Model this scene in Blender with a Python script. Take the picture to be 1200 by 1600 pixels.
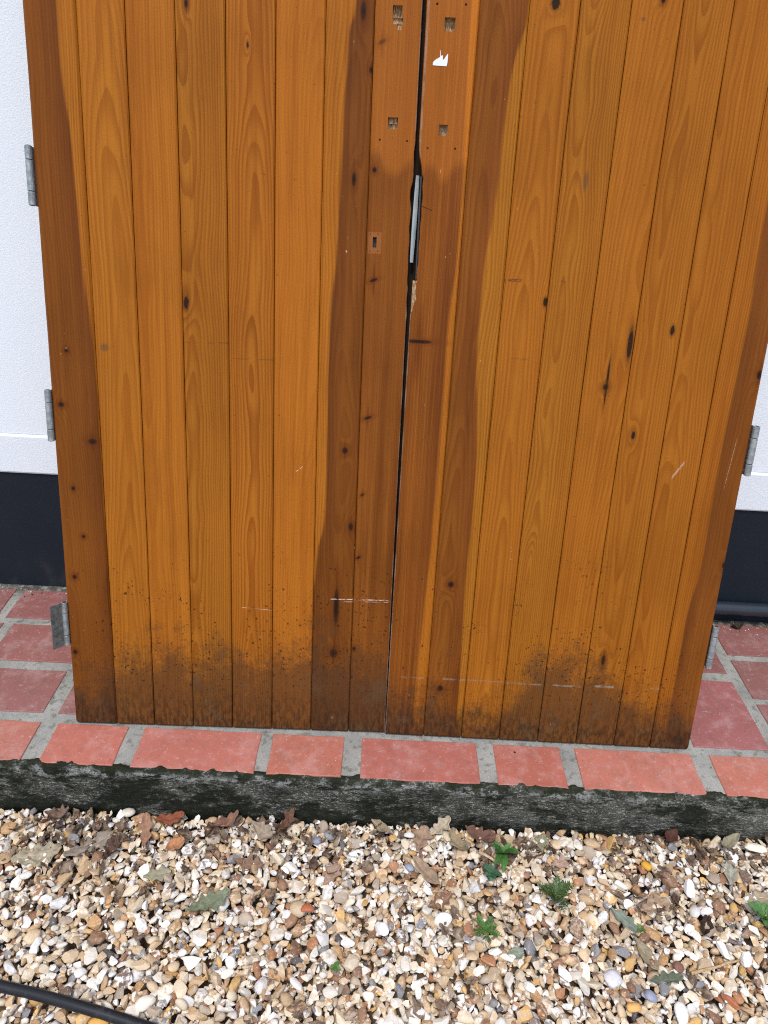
import bpy, bmesh, math, random
import numpy as np
from mathutils import Vector, Matrix, noise, Euler

for o in list(bpy.data.objects):
    bpy.data.objects.remove(o, do_unlink=True)
S = bpy.context.scene
COL = S.collection
R = math.radians

# ------------------------------------------------------------------ camera
cam_d = bpy.data.cameras.new('camera')
cam_d.sensor_fit = 'VERTICAL'
cam_d.sensor_height = 24.0
cam_d.lens = 24.0 * 1110.0 / 1600.0
cam_d.clip_start = 0.05
cam_d.clip_end = 2000.0
cam = bpy.data.objects.new('camera', cam_d)
COL.objects.link(cam)
def camera_matrix(loc, pitch, yaw, roll):
    f = Vector((math.sin(yaw) * math.cos(pitch), math.cos(yaw) * math.cos(pitch), -math.sin(pitch)))
    r = Vector((math.cos(yaw), -math.sin(yaw), 0))
    u = r.cross(f)
    c, s = math.cos(roll), math.sin(roll)
    r2 = c * r + s * u
    u2 = -s * r + c * u
    m = Matrix((( r2.x, u2.x, -f.x, loc[0]), (r2.y, u2.y, -f.y, loc[1]), (r2.z, u2.z, -f.z, loc[2]), (0, 0, 0, 1)))
    return m
cam.matrix_world = camera_matrix((-0.0387, -1.2408, 1.3586), 0.528, 0.0073, 0.0552)
S.camera = cam

# ------------------------------------------------------------------ world, sun, exposure
SUN_EL, SUN_AZ = 64.0, -14.0          # azimuth seen from the doors: 0 = straight in front, negative = to the left
w = bpy.data.worlds.new('World')
S.world = w
w.use_nodes = True
wn = w.node_tree.nodes
sky = wn.new('ShaderNodeTexSky')
sky.sky_type = 'NISHITA'
sky.sun_disc = False
sky.sun_elevation = R(SUN_EL)
sky.sun_rotation = R(180.0 + SUN_AZ * -1)
sky.air_density = 1.0
sky.dust_density = 1.5
bg = wn['Background']
bg.inputs['Strength'].default_value = 0.15
w.node_tree.links.new(sky.outputs[0], bg.inputs[0])
sd = bpy.data.lights.new('sun', 'SUN')
sd.energy = 1.5
sd.angle = R(14)
sd.color = (1.0, 0.95, 0.88)
sun = bpy.data.objects.new('sun', sd)
COL.objects.link(sun)
az = R(SUN_AZ)
to_sun = Vector((math.sin(az) * math.cos(R(SUN_EL)), -math.cos(az) * math.cos(R(SUN_EL)), math.sin(R(SUN_EL))))
sun.rotation_euler = to_sun.to_track_quat('Z', 'Y').to_euler()
sun.location = to_sun * 6
S.view_settings.view_transform = 'Standard'
S.view_settings.look = 'None'
S.view_settings.exposure = 0.58
S.view_settings.gamma = 1.0
S.view_settings.use_curve_mapping = False
S.cycles.max_bounces = 6
S.cycles.filter_width = 1.1
S.cycles.use_denoising = False
S.cycles.sample_clamp_indirect = 4.0

# ------------------------------------------------------------------ small node language
class X:
    """a value in a node tree that can be added, multiplied and so on"""
    def __init__(s, t, sock): s.t, s.s = t, sock
    def _m(s, op, *a):
        n = s.t.nodes.new('ShaderNodeMath'); n.operation = op
        for i, v in enumerate((s,) + a):
            if isinstance(v, X): s.t.links.new(v.s, n.inputs[i])
            else: n.inputs[i].default_value = v
        return X(s.t, n.outputs[0])
    def __add__(s, o): return s._m('ADD', o)
    __radd__ = __add__
    def __mul__(s, o): return s._m('MULTIPLY', o)
    __rmul__ = __mul__
    def __sub__(s, o): return s._m('SUBTRACT', o)
    def __rsub__(s, o): return (s * -1.0) + o
    def __truediv__(s, o): return s._m('DIVIDE', o)
    def sqrt(s): return s._m('SQRT')
    def abs(s): return s._m('ABSOLUTE')
    def fract(s): return s._m('FRACT')
    def exp(s): return s._m('EXPONENT')
    def mx(s, o): return s._m('MAXIMUM', o)
    def mn(s, o): return s._m('MINIMUM', o)
    def pow(s, o): return s._m('POWER', o)
    def clamp(s):
        return s._m('MAXIMUM', 0.0)._m('MINIMUM', 1.0)
    def step(s, a, b, lo=0.0, hi=1.0):
        n = s.t.nodes.new('ShaderNodeMapRange'); n.interpolation_type = 'SMOOTHSTEP'
        s.t.links.new(s.s, n.inputs['Value'])
        if a > b: a, b, lo, hi = b, a, hi, lo
        for k, v in (('From Min', a), ('From Max', b), ('To Min', lo), ('To Max', hi)): n.inputs[k].default_value = v
        return X(s.t, n.outputs[0])

class Mat:
    def __init__(s, name, rough=0.6, spec=0.5):
        s.m = bpy.data.materials.new(name); s.m.use_nodes = True
        s.t = s.m.node_tree
        s.b = s.t.nodes['Principled BSDF']
        s.b.inputs['Roughness'].default_value = rough
        s.b.inputs['Specular IOR Level'].default_value = spec
        tc = s.t.nodes.new('ShaderNodeTexCoord')
        s.co = tc.outputs['Object']
        sp = s.t.nodes.new('ShaderNodeSeparateXYZ')
        s.t.links.new(s.co, sp.inputs[0])
        s.x, s.y, s.z = [X(s.t, sp.outputs[i]) for i in range(3)]
    def vec(s, x, y, z):
        n = s.t.nodes.new('ShaderNodeCombineXYZ')
        for i, v in enumerate((x, y, z)):
            if isinstance(v, X): s.t.links.new(v.s, n.inputs[i])
            else: n.inputs[i].default_value = v
        return n.outputs[0]
    def noise(s, vec=None, scale=1.0, detail=2.0, rough=0.5, dist=0.0, color=False):
        n = s.t.nodes.new('ShaderNodeTexNoise')
        s.t.links.new(vec if vec is not None else s.co, n.inputs['Vector'])
        n.inputs['Scale'].default_value = scale
        n.inputs['Detail'].default_value = detail
        n.inputs['Roughness'].default_value = rough
        n.inputs['Distortion'].default_value = dist
        return n.outputs['Color'] if color else X(s.t, n.outputs['Fac'])
    def voronoi(s, vec=None, scale=1.0, out='Distance', rnd=1.0):
        n = s.t.nodes.new('ShaderNodeTexVoronoi')
        s.t.links.new(vec if vec is not None else s.co, n.inputs['Vector'])
        n.inputs['Scale'].default_value = scale
        n.inputs['Randomness'].default_value = rnd
        return X(s.t, n.outputs[out])
    def curve(s, x, pts):
        """a piecewise curve y(x) through pts"""
        xs = [p[0] for p in pts]; ys = [p[1] for p in pts]
        x0, x1, y0, y1 = min(xs), max(xs), min(ys), max(ys)
        if y1 - y0 < 1e-6: y1 = y0 + 1e-6
        n = s.t.nodes.new('ShaderNodeFloatCurve')
        c = n.mapping.curves[0]
        pp = sorted(((a - x0) / (x1 - x0), (b - y0) / (y1 - y0)) for a, b in pts)
        while len(c.points) < len(pp): c.points.new(0.5, 0.5)
        for k, (a, b) in enumerate(pp):
            c.points[k].location = (a, b)
        n.mapping.update()
        v = ((x - x0) / (x1 - x0)).clamp()
        s.t.links.new(v.s, n.inputs['Value'])
        return X(s.t, n.outputs[0]) * (y1 - y0) + y0
    def mix(s, fac, a, b, mode='MIX'):
        n = s.t.nodes.new('ShaderNodeMix'); n.data_type = 'RGBA'; n.blend_type = mode
        def put(v, i):
            if isinstance(v, X): s.t.links.new(v.s, n.inputs[i])
            elif isinstance(v, (tuple, list)): n.inputs[i].default_value = (*v[:3], 1)
            elif isinstance(v, (int, float)): n.inputs[i].default_value = v
            else: s.t.links.new(v, n.inputs[i])
        put(fac, 0); put(a, 6); put(b, 7)
        return n.outputs[2]
    def scale(s, col, f):
        n = s.t.nodes.new('ShaderNodeVectorMath'); n.operation = 'SCALE'
        s.t.links.new(col, n.inputs[0])
        if isinstance(f, X): s.t.links.new(f.s, n.inputs['Scale'])
        else: n.inputs['Scale'].default_value = f
        return n.outputs[0]
    def color(s, c):
        if isinstance(c, (tuple, list)): s.b.inputs['Base Color'].default_value = (*c[:3], 1)
        else: s.t.links.new(c, s.b.inputs['Base Color'])
    def rough(s, v):
        if isinstance(v, X): s.t.links.new(v.s, s.b.inputs['Roughness'])
        else: s.b.inputs['Roughness'].default_value = v
    def bump(s, h, dist=0.001, strength=1.0):
        n = s.t.nodes.new('ShaderNodeBump')
        n.inputs['Distance'].default_value = dist
        n.inputs['Strength'].default_value = strength
        s.t.links.new(h.s, n.inputs['Height'])
        s.t.links.new(n.outputs[0], s.b.inputs['Normal'])
    def attr(s, name, typ='GEOMETRY'):
        n = s.t.nodes.new('ShaderNodeAttribute'); n.attribute_name = name; n.attribute_type = typ
        return n.outputs['Color']
    def objcolor(s):
        n = s.t.nodes.new('ShaderNodeObjectInfo')
        return n.outputs['Color'], X(s.t, n.outputs['Random'])

# ------------------------------------------------------------------ object helpers
def link(name, mesh, mats=(), parent=None, smooth=False):
    o = bpy.data.objects.new(name, mesh)
    COL.objects.link(o)
    for m in mats: mesh.materials.append(m)
    if parent is not None: o.parent = parent
    if smooth:
        mesh.polygons.foreach_set('use_smooth', [True] * len(mesh.polygons))
    return o
def from_bm(name, bm, mats=(), parent=None, smooth=False):
    me = bpy.data.meshes.new(name)
    bm.normal_update()
    bm.to_mesh(me); bm.free()
    return link(name, me, mats, parent, smooth)
def from_pd(name, v, f, mats=(), parent=None, smooth=False):
    me = bpy.data.meshes.new(name)
    me.from_pydata(v, [], f); me.update()
    return link(name, me, mats, parent, smooth)
def thing(name, label, cat, loc=(0, 0, 0), rot=(0, 0, 0), group=None):
    o = bpy.data.objects.new(name, None)
    COL.objects.link(o)
    o.location = loc; o.rotation_euler = rot
    return tag(o, label, cat, group)
def tag(o, label, cat, group=None):
    o['label'] = label; o['category'] = cat; o['kind'] = 'thing'
    if group: o['group'] = group
    return o
def structure(o, label=None):
    o['kind'] = 'structure'
    if label: o['label'] = label
    return o
def box(bm, x0, x1, y0, y1, z0, z1, bev=0.0, segs=2, mi=0):
    vs = [bm.verts.new((x, y, z)) for x in (x0, x1) for y in (y0, y1) for z in (z0, z1)]
    fs = [bm.faces.new([vs[i] for i in q]) for q in ((0, 1, 3, 2), (4, 6, 7, 5), (0, 4, 5, 1), (2, 3, 7, 6), (0, 2, 6, 4), (1, 5, 7, 3))]
    for f in fs: f.material_index = mi
    if bev:
        es = {e for f in fs for e in f.edges}
        bmesh.ops.bevel(bm, geom=list(es), offset=bev, segments=segs, profile=0.5, affect='EDGES')
def tube_mesh(pts, radii, n=10, cap=True):
    """tube along points"""
    V, F = [], []
    pts = [Vector(p) for p in pts]
    for i, p in enumerate(pts):
        d = (pts[min(i + 1, len(pts) - 1)] - pts[max(i - 1, 0)]).normalized()
        a = d.cross(Vector((0, 0, 1)))
        if a.length < 1e-3: a = d.cross(Vector((1, 0, 0)))
        a.normalize(); b = a.cross(d)
        r = radii[i] if isinstance(radii, (list, tuple)) else radii
        for k in range(n):
            t = 2 * math.pi * k / n
            V.append(p + a * math.cos(t) * r + b * math.sin(t) * r)
    for i in range(len(pts) - 1):
        for k in range(n):
            F.append((i * n + k, i * n + (k + 1) % n, (i + 1) * n + (k + 1) % n, (i + 1) * n + k))
    if cap:
        F.append(tuple(reversed(range(n)))); F.append(tuple(range((len(pts) - 1) * n, len(pts) * n)))
    return V, F
def smoothpath(ctrl, n=12):
    """Catmull-Rom through control points"""
    c = [Vector(p) for p in ctrl]
    c = [2 * c[0] - c[1]] + c + [2 * c[-1] - c[-2]]
    out = []
    for i in range(1, len(c) - 2):
        for k in range(n):
            t = k / n
            out.append(0.5 * ((2 * c[i]) + (-c[i - 1] + c[i + 1]) * t + (2 * c[i - 1] - 5 * c[i] + 4 * c[i + 1] - c[i + 2]) * t * t + (-c[i - 1] + 3 * c[i] - 3 * c[i + 1] + c[i + 2]) * t ** 3))
    out.append(c[-2])
    return out

# ================================================================== SETTING
# ---- house wall
m = Mat('white render', 0.75, 0.3)
n1 = m.noise(scale=260, detail=4, rough=0.65); n2 = m.noise(scale=5, detail=3)
m.color(m.mix(n2, (0.85, 0.90, 0.94), (0.89, 0.93, 0.96)))
m.bump(n1, 0.0013, 0.8)
M_WHITE = m.m
m = Mat('white band paint', 0.7, 0.3)
n1 = m.noise(scale=240, detail=4, rough=0.6); n2 = m.noise(scale=7, detail=4)
spl = m.noise(m.vec(m.x, m.y, m.z * 2.5), scale=22, detail=5).step(0.62, 0.75) * m.z.step(0.46, 0.40) * 0.15
m.color(m.mix(spl, m.mix(n2, (0.82, 0.87, 0.91), (0.87, 0.91, 0.94)), (0.45, 0.44, 0.42)))
m.bump(n1, 0.0012, 0.8)
M_BAND = m.m
m = Mat('dark plinth paint', 0.6, 0.18)
n1 = m.noise(scale=300, detail=4, rough=0.6); n2 = m.noise(scale=9, detail=4)
spk = m.noise(scale=170, detail=1).step(0.74, 0.8) * 0.35
dust = m.noise(m.vec(m.x, m.y, m.z * 0.6), scale=14, detail=5).step(0.45, 0.8) * m.z.step(0.14, 0.0) * 0.35
c = m.mix(n2, (0.009, 0.014, 0.021), (0.015, 0.020, 0.029))
m.color(m.mix(dust, m.mix(spk, c, (0.06, 0.065, 0.07)), (0.11, 0.105, 0.09)))
m.bump(n1, 0.001, 0.6)
M_PLINTH = m.m

wall = thing('house_wall', 'white rendered house wall above a dark blue-grey painted plinth', 'wall', (0, 0.53, 0))
bm = bmesh.new(); box(bm, -3.2, 3.2, 0.0, 0.22, 0.515, 2.9); from_bm('upper_wall', bm, [M_WHITE], wall)
prof = [(0.004, 0.5145), (-0.0035, 0.5105), (-0.005, 0.507), (-0.005, 0.399), (-0.0025, 0.394), (0.004, 0.394), (0.2, 0.394), (0.2, 0.5145)]
V = [(x, y, z) for x in (-3.2, 3.2) for y, z in prof]; k = len(prof)
from_pd('painted_band', V, [(i, (i + 1) % k, k + (i + 1) % k, k + i) for i in range(k)] + [tuple(reversed(range(k))), tuple(range(k, 2 * k))], [M_BAND], wall)
bm = bmesh.new(); box(bm, -3.2, 3.2, 0.0025, 0.2, -0.06, 0.3938); from_bm('plinth', bm, [M_PLINTH], wall)

# pipe clipped along the foot of the plinth, on the right
m = Mat('dark pipe paint', 0.38, 0.5)
n2 = m.noise(scale=30, detail=3)
m.color(m.mix(n2, (0.016, 0.023, 0.033), (0.026, 0.033, 0.044)))
M_PIPE = m.m
V, F = tube_mesh([(0.5 + 0.25 * i, 0.511, 0.0585 + 0.0015 * math.sin(i)) for i in range(12)], 0.0205, 16)
pipe = from_pd('pipe', V, F, [M_PIPE], None, True)
tag(pipe, 'dark painted pipe running along the foot of the plinth beside the right door', 'pipe')

# ---- tiled step
m = Mat('mortar', 0.9, 0.2)
n1 = m.noise(scale=420, detail=3, rough=0.7); n2 = m.noise(scale=11, detail=5); n3 = m.noise(scale=900, detail=1)
dirt = m.noise(scale=28, detail=5, rough=0.6)
c = m.mix(n2.step(0.3, 0.7), (0.265, 0.26, 0.23), (0.38, 0.37, 0.325))
c = m.mix(n1.step(0.52, 0.72) * 0.6, c, (0.15, 0.145, 0.12))
c = m.mix(n3.step(0.62, 0.72) * 0.6, c, (0.5, 0.49, 0.45))
c = m.mix(m.noise(scale=60, detail=4).step(0.52, 0.70) * 0.6, c, (0.11, 0.105, 0.07))
wallfoot = m.y.step(0.46, 0.52) * m.noise(scale=45, detail=5, rough=0.7).step(0.35, 0.55)
c = m.mix(wallfoot * 0.85, c, (0.05, 0.045, 0.03))
m.color(c)
m.bump(n1 * 0.7 + n2 * 0.6, 0.003, 0.9)
M_MORTAR = m.m

m = Mat('terracotta tile', 0.62, 0.4)
oc, rnd = m.objcolor()
off = m.vec(m.x + rnd * 37.0, m.y + rnd * 11.0, m.z)
n1 = m.noise(off, scale=14, detail=6, rough=0.62, dist=0.6)
n2 = m.noise(off, scale=130, detail=3, rough=0.6)
n3 = m.noise(off, scale=42, detail=4, rough=0.7)
n4 = m.noise(off, scale=9, detail=4, rough=0.6)
c = m.mix(n4.step(0.3, 0.7), m.scale(oc, 0.9), oc)
eff = (n1 * 0.6 + n3 * 0.4).step(0.46, 0.66) * 0.42
c = m.mix(eff, c, m.mix(0.6, m.scale(oc, 1.2), (0.52, 0.40, 0.38)))
gd = m.noise(off, scale=24, detail=6, rough=0.7).step(0.48, 0.66) * m.y.step(-0.2, 0.2, 0.6, 0.6)
c = m.mix(gd * 0.4, c, m.mix(0.5, m.scale(oc, 0.5), (0.13, 0.10, 0.085)))
c = m.mix((n2.step(0.56, 0.7) * n3.step(0.45, 0.65)) * 0.5, c, (0.6, 0.5, 0.46))
c = m.mix(n3.step(0.62, 0.78) * 0.4, c, (0.17, 0.06, 0.045))
c = m.mix(m.noise(off, scale=240, detail=1).step(0.72, 0.77) * 0.75, c, (0.06, 0.03, 0.025))
c = m.mix(m.noise(off, scale=310, detail=1).step(0.745, 0.79) * 0.8, c, (0.72, 0.68, 0.64))
m.color(c)
m.rough(n1 * 0.25 + 0.45)
m.bump(n2 * 0.5 + n1 * 0.5, 0.0012, 0.5)
M_TILE = m.m

bm = bmesh.new()
box(bm, -3.2, 3.2, -0.126, 0.531, -0.30, -0.0035)
step = structure(from_bm('tiled_step', bm, [M_MORTAR]), 'terracotta tiled step with grey mortar joints')
rng = random.Random(4)
def tile(x0, x1, y0, y1, col, jit=0.0012):
    """one clay tile: slightly uneven outline, eased top edge"""
    bm = bmesh.new()
    cx, cy = (x0 + x1) / 2, (y0 + y1) / 2
    nx, ny = max(3, int((x1 - x0) / 0.03)), max(2, int((y1 - y0) / 0.04))
    ring = [(x0 + (x1 - x0) * i / nx, y0) for i in range(nx)] + [(x1, y0 + (y1 - y0) * i / ny) for i in range(ny)] + \
           [(x1 - (x1 - x0) * i / nx, y1) for i in range(nx)] + [(x0, y1 - (y1 - y0) * i / ny) for i in range(ny)]
    ring = [(a - cx + rng.uniform(-jit, jit), b - cy + rng.uniform(-jit, jit)) for a, b in ring]
    ez = rng.uniform(0.0, 0.0012)
    lv = []
    for inset, z in ((0.0, -0.012), (0.0, -0.0022), (0.0008, -0.0007), (0.0026, 0.0)):
        row = []
        for a, b in ring:
            L = math.hypot(a, b)
            row.append(bm.verts.new((a * (1 - inset / L), b * (1 - inset / L), z + ez)))
        lv.append(row)
    n = len(ring)
    for k in range(3):
        for i in range(n):
            bm.faces.new((lv[k][i], lv[k][(i + 1) % n], lv[k + 1][(i + 1) % n], lv[k + 1][i]))
    bm.faces.new(lv[3])
    o = from_bm('tile', bm, [M_TILE], step)
    o.location = (cx, cy, -0.001)
    k = rng.uniform(0.92, 1.08)
    o.color = (col[0] * k, col[1] * k * rng.uniform(0.93, 1.07), col[2] * k * rng.uniform(0.92, 1.08), 1)
    return o
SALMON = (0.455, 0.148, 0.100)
PLUM = (0.270, 0.108, 0.090)  # back rows: purpler clay, with wall and door shade mixed into the colour
front = [(-1.86, -1.565), (-1.53, -1.345), (-1.31, -1.085), (-1.055, -0.8398), (-0.7967, -0.6247), (-0.5842, -0.2988), (-0.2696, -0.096), (-0.053, 0.2269), (0.2682, 0.4317), (0.4692, 0.7545), (0.8012, 1.005), (1.035, 1.31), (1.345, 1.52), (1.55, 1.83)]
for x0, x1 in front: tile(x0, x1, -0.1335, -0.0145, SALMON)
rowC = [(-1.78, -1.49), (-1.46, -1.17), (-1.14, -0.848), (-0.812, -0.545), (-0.515, -0.24), (-0.21, 0.07), (0.10, 0.40), (0.43, 0.735)]
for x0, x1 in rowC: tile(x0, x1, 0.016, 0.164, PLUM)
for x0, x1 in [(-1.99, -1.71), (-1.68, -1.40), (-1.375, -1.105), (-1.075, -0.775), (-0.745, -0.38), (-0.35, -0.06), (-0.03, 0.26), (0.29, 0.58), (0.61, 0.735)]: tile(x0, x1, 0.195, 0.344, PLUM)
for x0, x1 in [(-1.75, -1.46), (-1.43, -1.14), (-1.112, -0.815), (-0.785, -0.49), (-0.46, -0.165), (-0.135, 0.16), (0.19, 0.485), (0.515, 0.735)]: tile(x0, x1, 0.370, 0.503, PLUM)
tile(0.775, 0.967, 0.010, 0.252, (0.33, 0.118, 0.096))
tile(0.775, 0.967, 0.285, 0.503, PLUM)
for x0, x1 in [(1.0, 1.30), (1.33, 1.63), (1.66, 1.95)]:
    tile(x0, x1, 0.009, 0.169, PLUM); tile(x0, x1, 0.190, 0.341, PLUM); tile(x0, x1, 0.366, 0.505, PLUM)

# ---- concrete edge of the step, black with algae
m = Mat('algae stained concrete', 0.92, 0.15)
st = m.vec(m.x * 0.28, m.y, m.z * 2.0)
n1 = m.noise(st, scale=85, detail=5, rough=0.7)
n2 = m.noise(m.vec(m.x, m.y, m.z * 1.3), scale=7, detail=5, rough=0.6)
n3 = m.noise(m.vec(m.x * 0.10, m.y, m.z * 3.0), scale=110, detail=3, rough=0.7)
n4 = m.noise(scale=230, detail=3, rough=0.65)
n5 = m.noise(m.vec(m.x, m.y, m.z * 2.0), scale=20, detail=6, rough=0.7)
c = m.mix(n2.step(0.32, 0.66), (0.020, 0.021, 0.015), (0.105, 0.103, 0.084))
c = m.mix(n1.step(0.50, 0.66) * 0.55, c, (0.12, 0.12, 0.095))
c = m.mix(n3.step(0.50, 0.62) * 0.55, c, (0.017, 0.017, 0.013))
c = m.mix(n3.step(0.44, 0.34) * 0.5, c, (0.20, 0.195, 0.165))
n6 = m.noise(m.vec(m.x * 0.6, m.y, m.z * 1.6), scale=120, detail=4, rough=0.7)
c = m.mix(((n4.step(0.56, 0.66) * 0.8).mx(n6.step(0.56, 0.62)) * n2.step(0.28, 0.55)) * 0.85, c, (0.44, 0.43, 0.37))
blk = (m.noise(m.vec(m.x * 0.7, m.y, m.z * 1.3), scale=9.0, detail=7, rough=0.74) - m.x.step(-0.1, 0.5) * 0.07 + m.z.step(-0.11, -0.15) * 0.06).step(0.455, 0.535)
c = m.mix(blk * 0.9, c, (0.010, 0.012, 0.006))
lime = n5.step(0.50, 0.57) * m.z.step(-0.055, -0.02) * m.z.step(-0.002, -0.012) * n4.step(0.36, 0.48)
c = m.mix(lime * 0.6, c, (0.42, 0.42, 0.39))
mos = m.noise(scale=34, detail=4).step(0.42, 0.56) * m.z.step(-0.022, -0.006)
c = m.mix(mos * 0.85, c, (0.016, 0.020, 0.008))
m.color(c)
m.bump(n1 * 0.8 + n4 * 0.4 + n5 * 0.6, 0.005, 1.0)
M_EDGE = m.m
prof = [(-0.118, -0.012), (-0.124, -0.004), (-0.130, -0.0022), (-0.1345, -0.0016), (-0.1385, -0.004), (-0.1420, -0.009), (-0.1440, -0.014), (-0.145, -0.021)] + \
       [(-0.1445 + 0.004 * math.sin(i * 0.7) * 0.3 + 0.00055 * i, -0.021 - 0.0085 * i) for i in range(1, 25)]
nx = 900
V = []
for i in range(nx + 1):
    x = -2.0 + 4.0 * i / nx
    for j, (y, z) in enumerate(prof):
        k = min(1.0, max(0.0, 1.0 - (j - 3) / 9.0)) if j > 3 else 1.0
        a = noise.noise((x * 9, j * 0.15, 1.3)); b = noise.noise((x * 42, z * 42, 5.1)); c_ = noise.noise((x * 130, z * 150 + y * 90, 9.7)); d_ = noise.noise((x * 24, z * 8, 3.3))
        dy = a * 0.0045 + b * 0.0042 + c_ * 0.0024
        dz = (d_ * 0.0030 + b * 0.0022 + c_ * 0.0010) * k + 0.0016 * k * max(0.0, noise.noise((x * 3.1, 4.4, 0.2)))
        if j <= 3: dz += a * 0.001
        V.append((x, y + dy * (0.25 if j < 1 else 1.0), z + (0.0 if j == 0 else dz)))
k = len(prof)
F = [(i * k + j, i * k + j + 1, (i + 1) * k + j + 1, (i + 1) * k + j) for i in range(nx) for j in range(k - 1)]
edge = from_pd('concrete_edge', V, F, [M_EDGE], step, True)

# ---- ground under the gravel, out to the horizon
m = Mat('gravelly ground', 0.95, 0.1)
vc = m.t.nodes.new('ShaderNodeTexVoronoi'); vc.inputs['Scale'].default_value = 55
m.t.links.new(m.co, vc.inputs['Vector'])
far = (m.x * m.x + m.y * m.y).sqrt().step(1.5, 2.6)
sepc = m.t.nodes.new('ShaderNodeSeparateColor'); m.t.links.new(vc.outputs['Color'], sepc.inputs[0])
rv = X(m.t, sepc.outputs[0])
c2 = m.mix(rv, (0.16, 0.10, 0.06), (0.55, 0.47, 0.36))
c1 = m.mix(m.noise(scale=40, detail=5), (0.11, 0.08, 0.055), (0.24, 0.18, 0.125))
m.color(m.mix(far, c1, c2))
M_GROUND = m.m
me_v = [(-600, -600, -0.215), (600, -600, -0.215), (600, 600, -0.215), (-600, 600, -0.215)]
structure(from_pd('ground', me_v, [(0, 1, 2, 3)], [M_GROUND]), 'gravelly ground')

# ================================================================== GRAVEL
def plane_z(x): return -0.157 + 0.011 * x
RG = np.random.default_rng(11)
def base_ico(sub):
    bm = bmesh.new(); bmesh.ops.create_icosphere(bm, subdivisions=sub, radius=1.0)
    v = np.array([q.co[:] for q in bm.verts]); f = np.array([[q.index for q in p.verts] for p in bm.faces]); bm.free()
    return v, f
def stone_shape(rg, base, angular):
    v = base.copy()
    for _ in range(3):
        d = rg.normal(size=3); d /= np.linalg.norm(d)
        v += 0.16 * np.outer(np.sin(v @ d * rg.uniform(1.5, 2.6) + rg.uniform(0, 6)), d)
    npl = rg.integers(7, 13) if angular else rg.integers(2, 5)
    for _ in range(npl):
        d = rg.normal(size=3); d /= np.linalg.norm(d)
        h = rg.uniform(0.34, 0.78) if angular else rg.uniform(0.62, 0.92)
        e = v @ d - h
        v -= np.outer(np.maximum(e, 0), d) * 0.96
    v -= v.mean(0)
    v /= np.abs(v).max(0)
    return v
ICO2, ICO1 = base_ico(2), base_ico(1)
PROTO2 = [(stone_shape(RG, ICO2[0], i % 6 != 0), i % 6 != 0) for i in range(60)]
PROTO1 = [(stone_shape(RG, ICO1[0], i % 3 != 0), i % 3 != 0) for i in range(24)]
def lin(r, g, b):
    f = lambda c: (c / 255 / 12.92) if c < 10 else ((c / 255 + 0.055) / 1.055) ** 2.4
    return np.array([f(r), f(g), f(b)])
PAL = [(lin(238, 229, 212), 23), (lin(243, 239, 232), 16), (lin(228, 210, 180), 16), (lin(214, 188, 152), 15), (lin(202, 170, 130), 10), (lin(194, 152, 104), 5),
       (lin(178, 126, 88), 4), (lin(152, 114, 86), 6), (lin(180, 162, 140), 9), (lin(144, 142, 142), 4), (lin(124, 102, 84), 3), (lin(96, 92, 90), 1), (lin(220, 176, 108), 3)]
PALC = np.array([p[0] for p in PAL]); PALW = np.array([p[1] for p in PAL], float); PALW /= PALW.sum()
DX = 0.002
GX0, GX1, GY0, GY1 = -1.75, 1.75, -1.35, -0.135
H = np.full((int((GX1 - GX0) / DX), int((GY1 - GY0) / DX)), -0.030)
pieces_v, pieces_f, pieces_c, pieces_c2, pieces_s = [], [], [], [], []
nv = 0
def rotm(yaw, ax, tilt):
    return np.array(Matrix.Rotation(tilt, 3, Vector((math.cos(ax), math.sin(ax), 0))) @ Matrix.Rotation(yaw, 3, 'Z'))
def drop(x, y, a, b, c, yaw):
    """rest an ellipsoid-like stone on the height map, return its centre height"""
    ext = max(a, b)
    i0, i1 = int((x - ext - GX0) / DX), int((x + ext - GX0) / DX) + 1
    j0, j1 = int((y - ext - GY0) / DX), int((y + ext - GY0) / DX) + 1
    i0, j0 = max(i0, 0), max(j0, 0); i1, j1 = min(i1, H.shape[0]), min(j1, H.shape[1])
    if i1 - i0 < 2 or j1 - j0 < 2: return None
    xs = GX0 + (np.arange(i0, i1) + 0.5) * DX - x; ys = GY0 + (np.arange(j0, j1) + 0.5) * DX - y
    cx, sx = math.cos(yaw), math.sin(yaw)
    u = (xs[:, None] * cx + ys[None, :] * sx) / a; w_ = (-xs[:, None] * sx + ys[None, :] * cx) / b
    d2 = u * u + w_ * w_
    ins = d2 < 1.0
    if ins.sum() < 3: return None
    sub = H[i0:i1, j0:j1]
    dome = np.sqrt(np.clip(1 - d2, 0, 1))
    need = sub[ins] + c * dome[ins] * 0.75
    z = np.sort(need)[int(0.8 * (ins.sum() - 1))]
    top = z + c * dome * 0.8
    sub[ins] = np.maximum(sub[ins], top[ins])
    return z
def lowest(rg, x0, x1, y0, y1, n):
    best = None
    for _ in range(n):
        x, y = rg.uniform(x0, x1), rg.uniform(y0, y1)
        i, j = int((x - GX0) / DX), int((y - GY0) / DX)
        h = H[max(i - 3, 0):i + 4, max(j - 3, 0):j + 4].mean()
        if best is None or h < best[0]: best = (h, x, y)
    return best[1], best[2]
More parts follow.
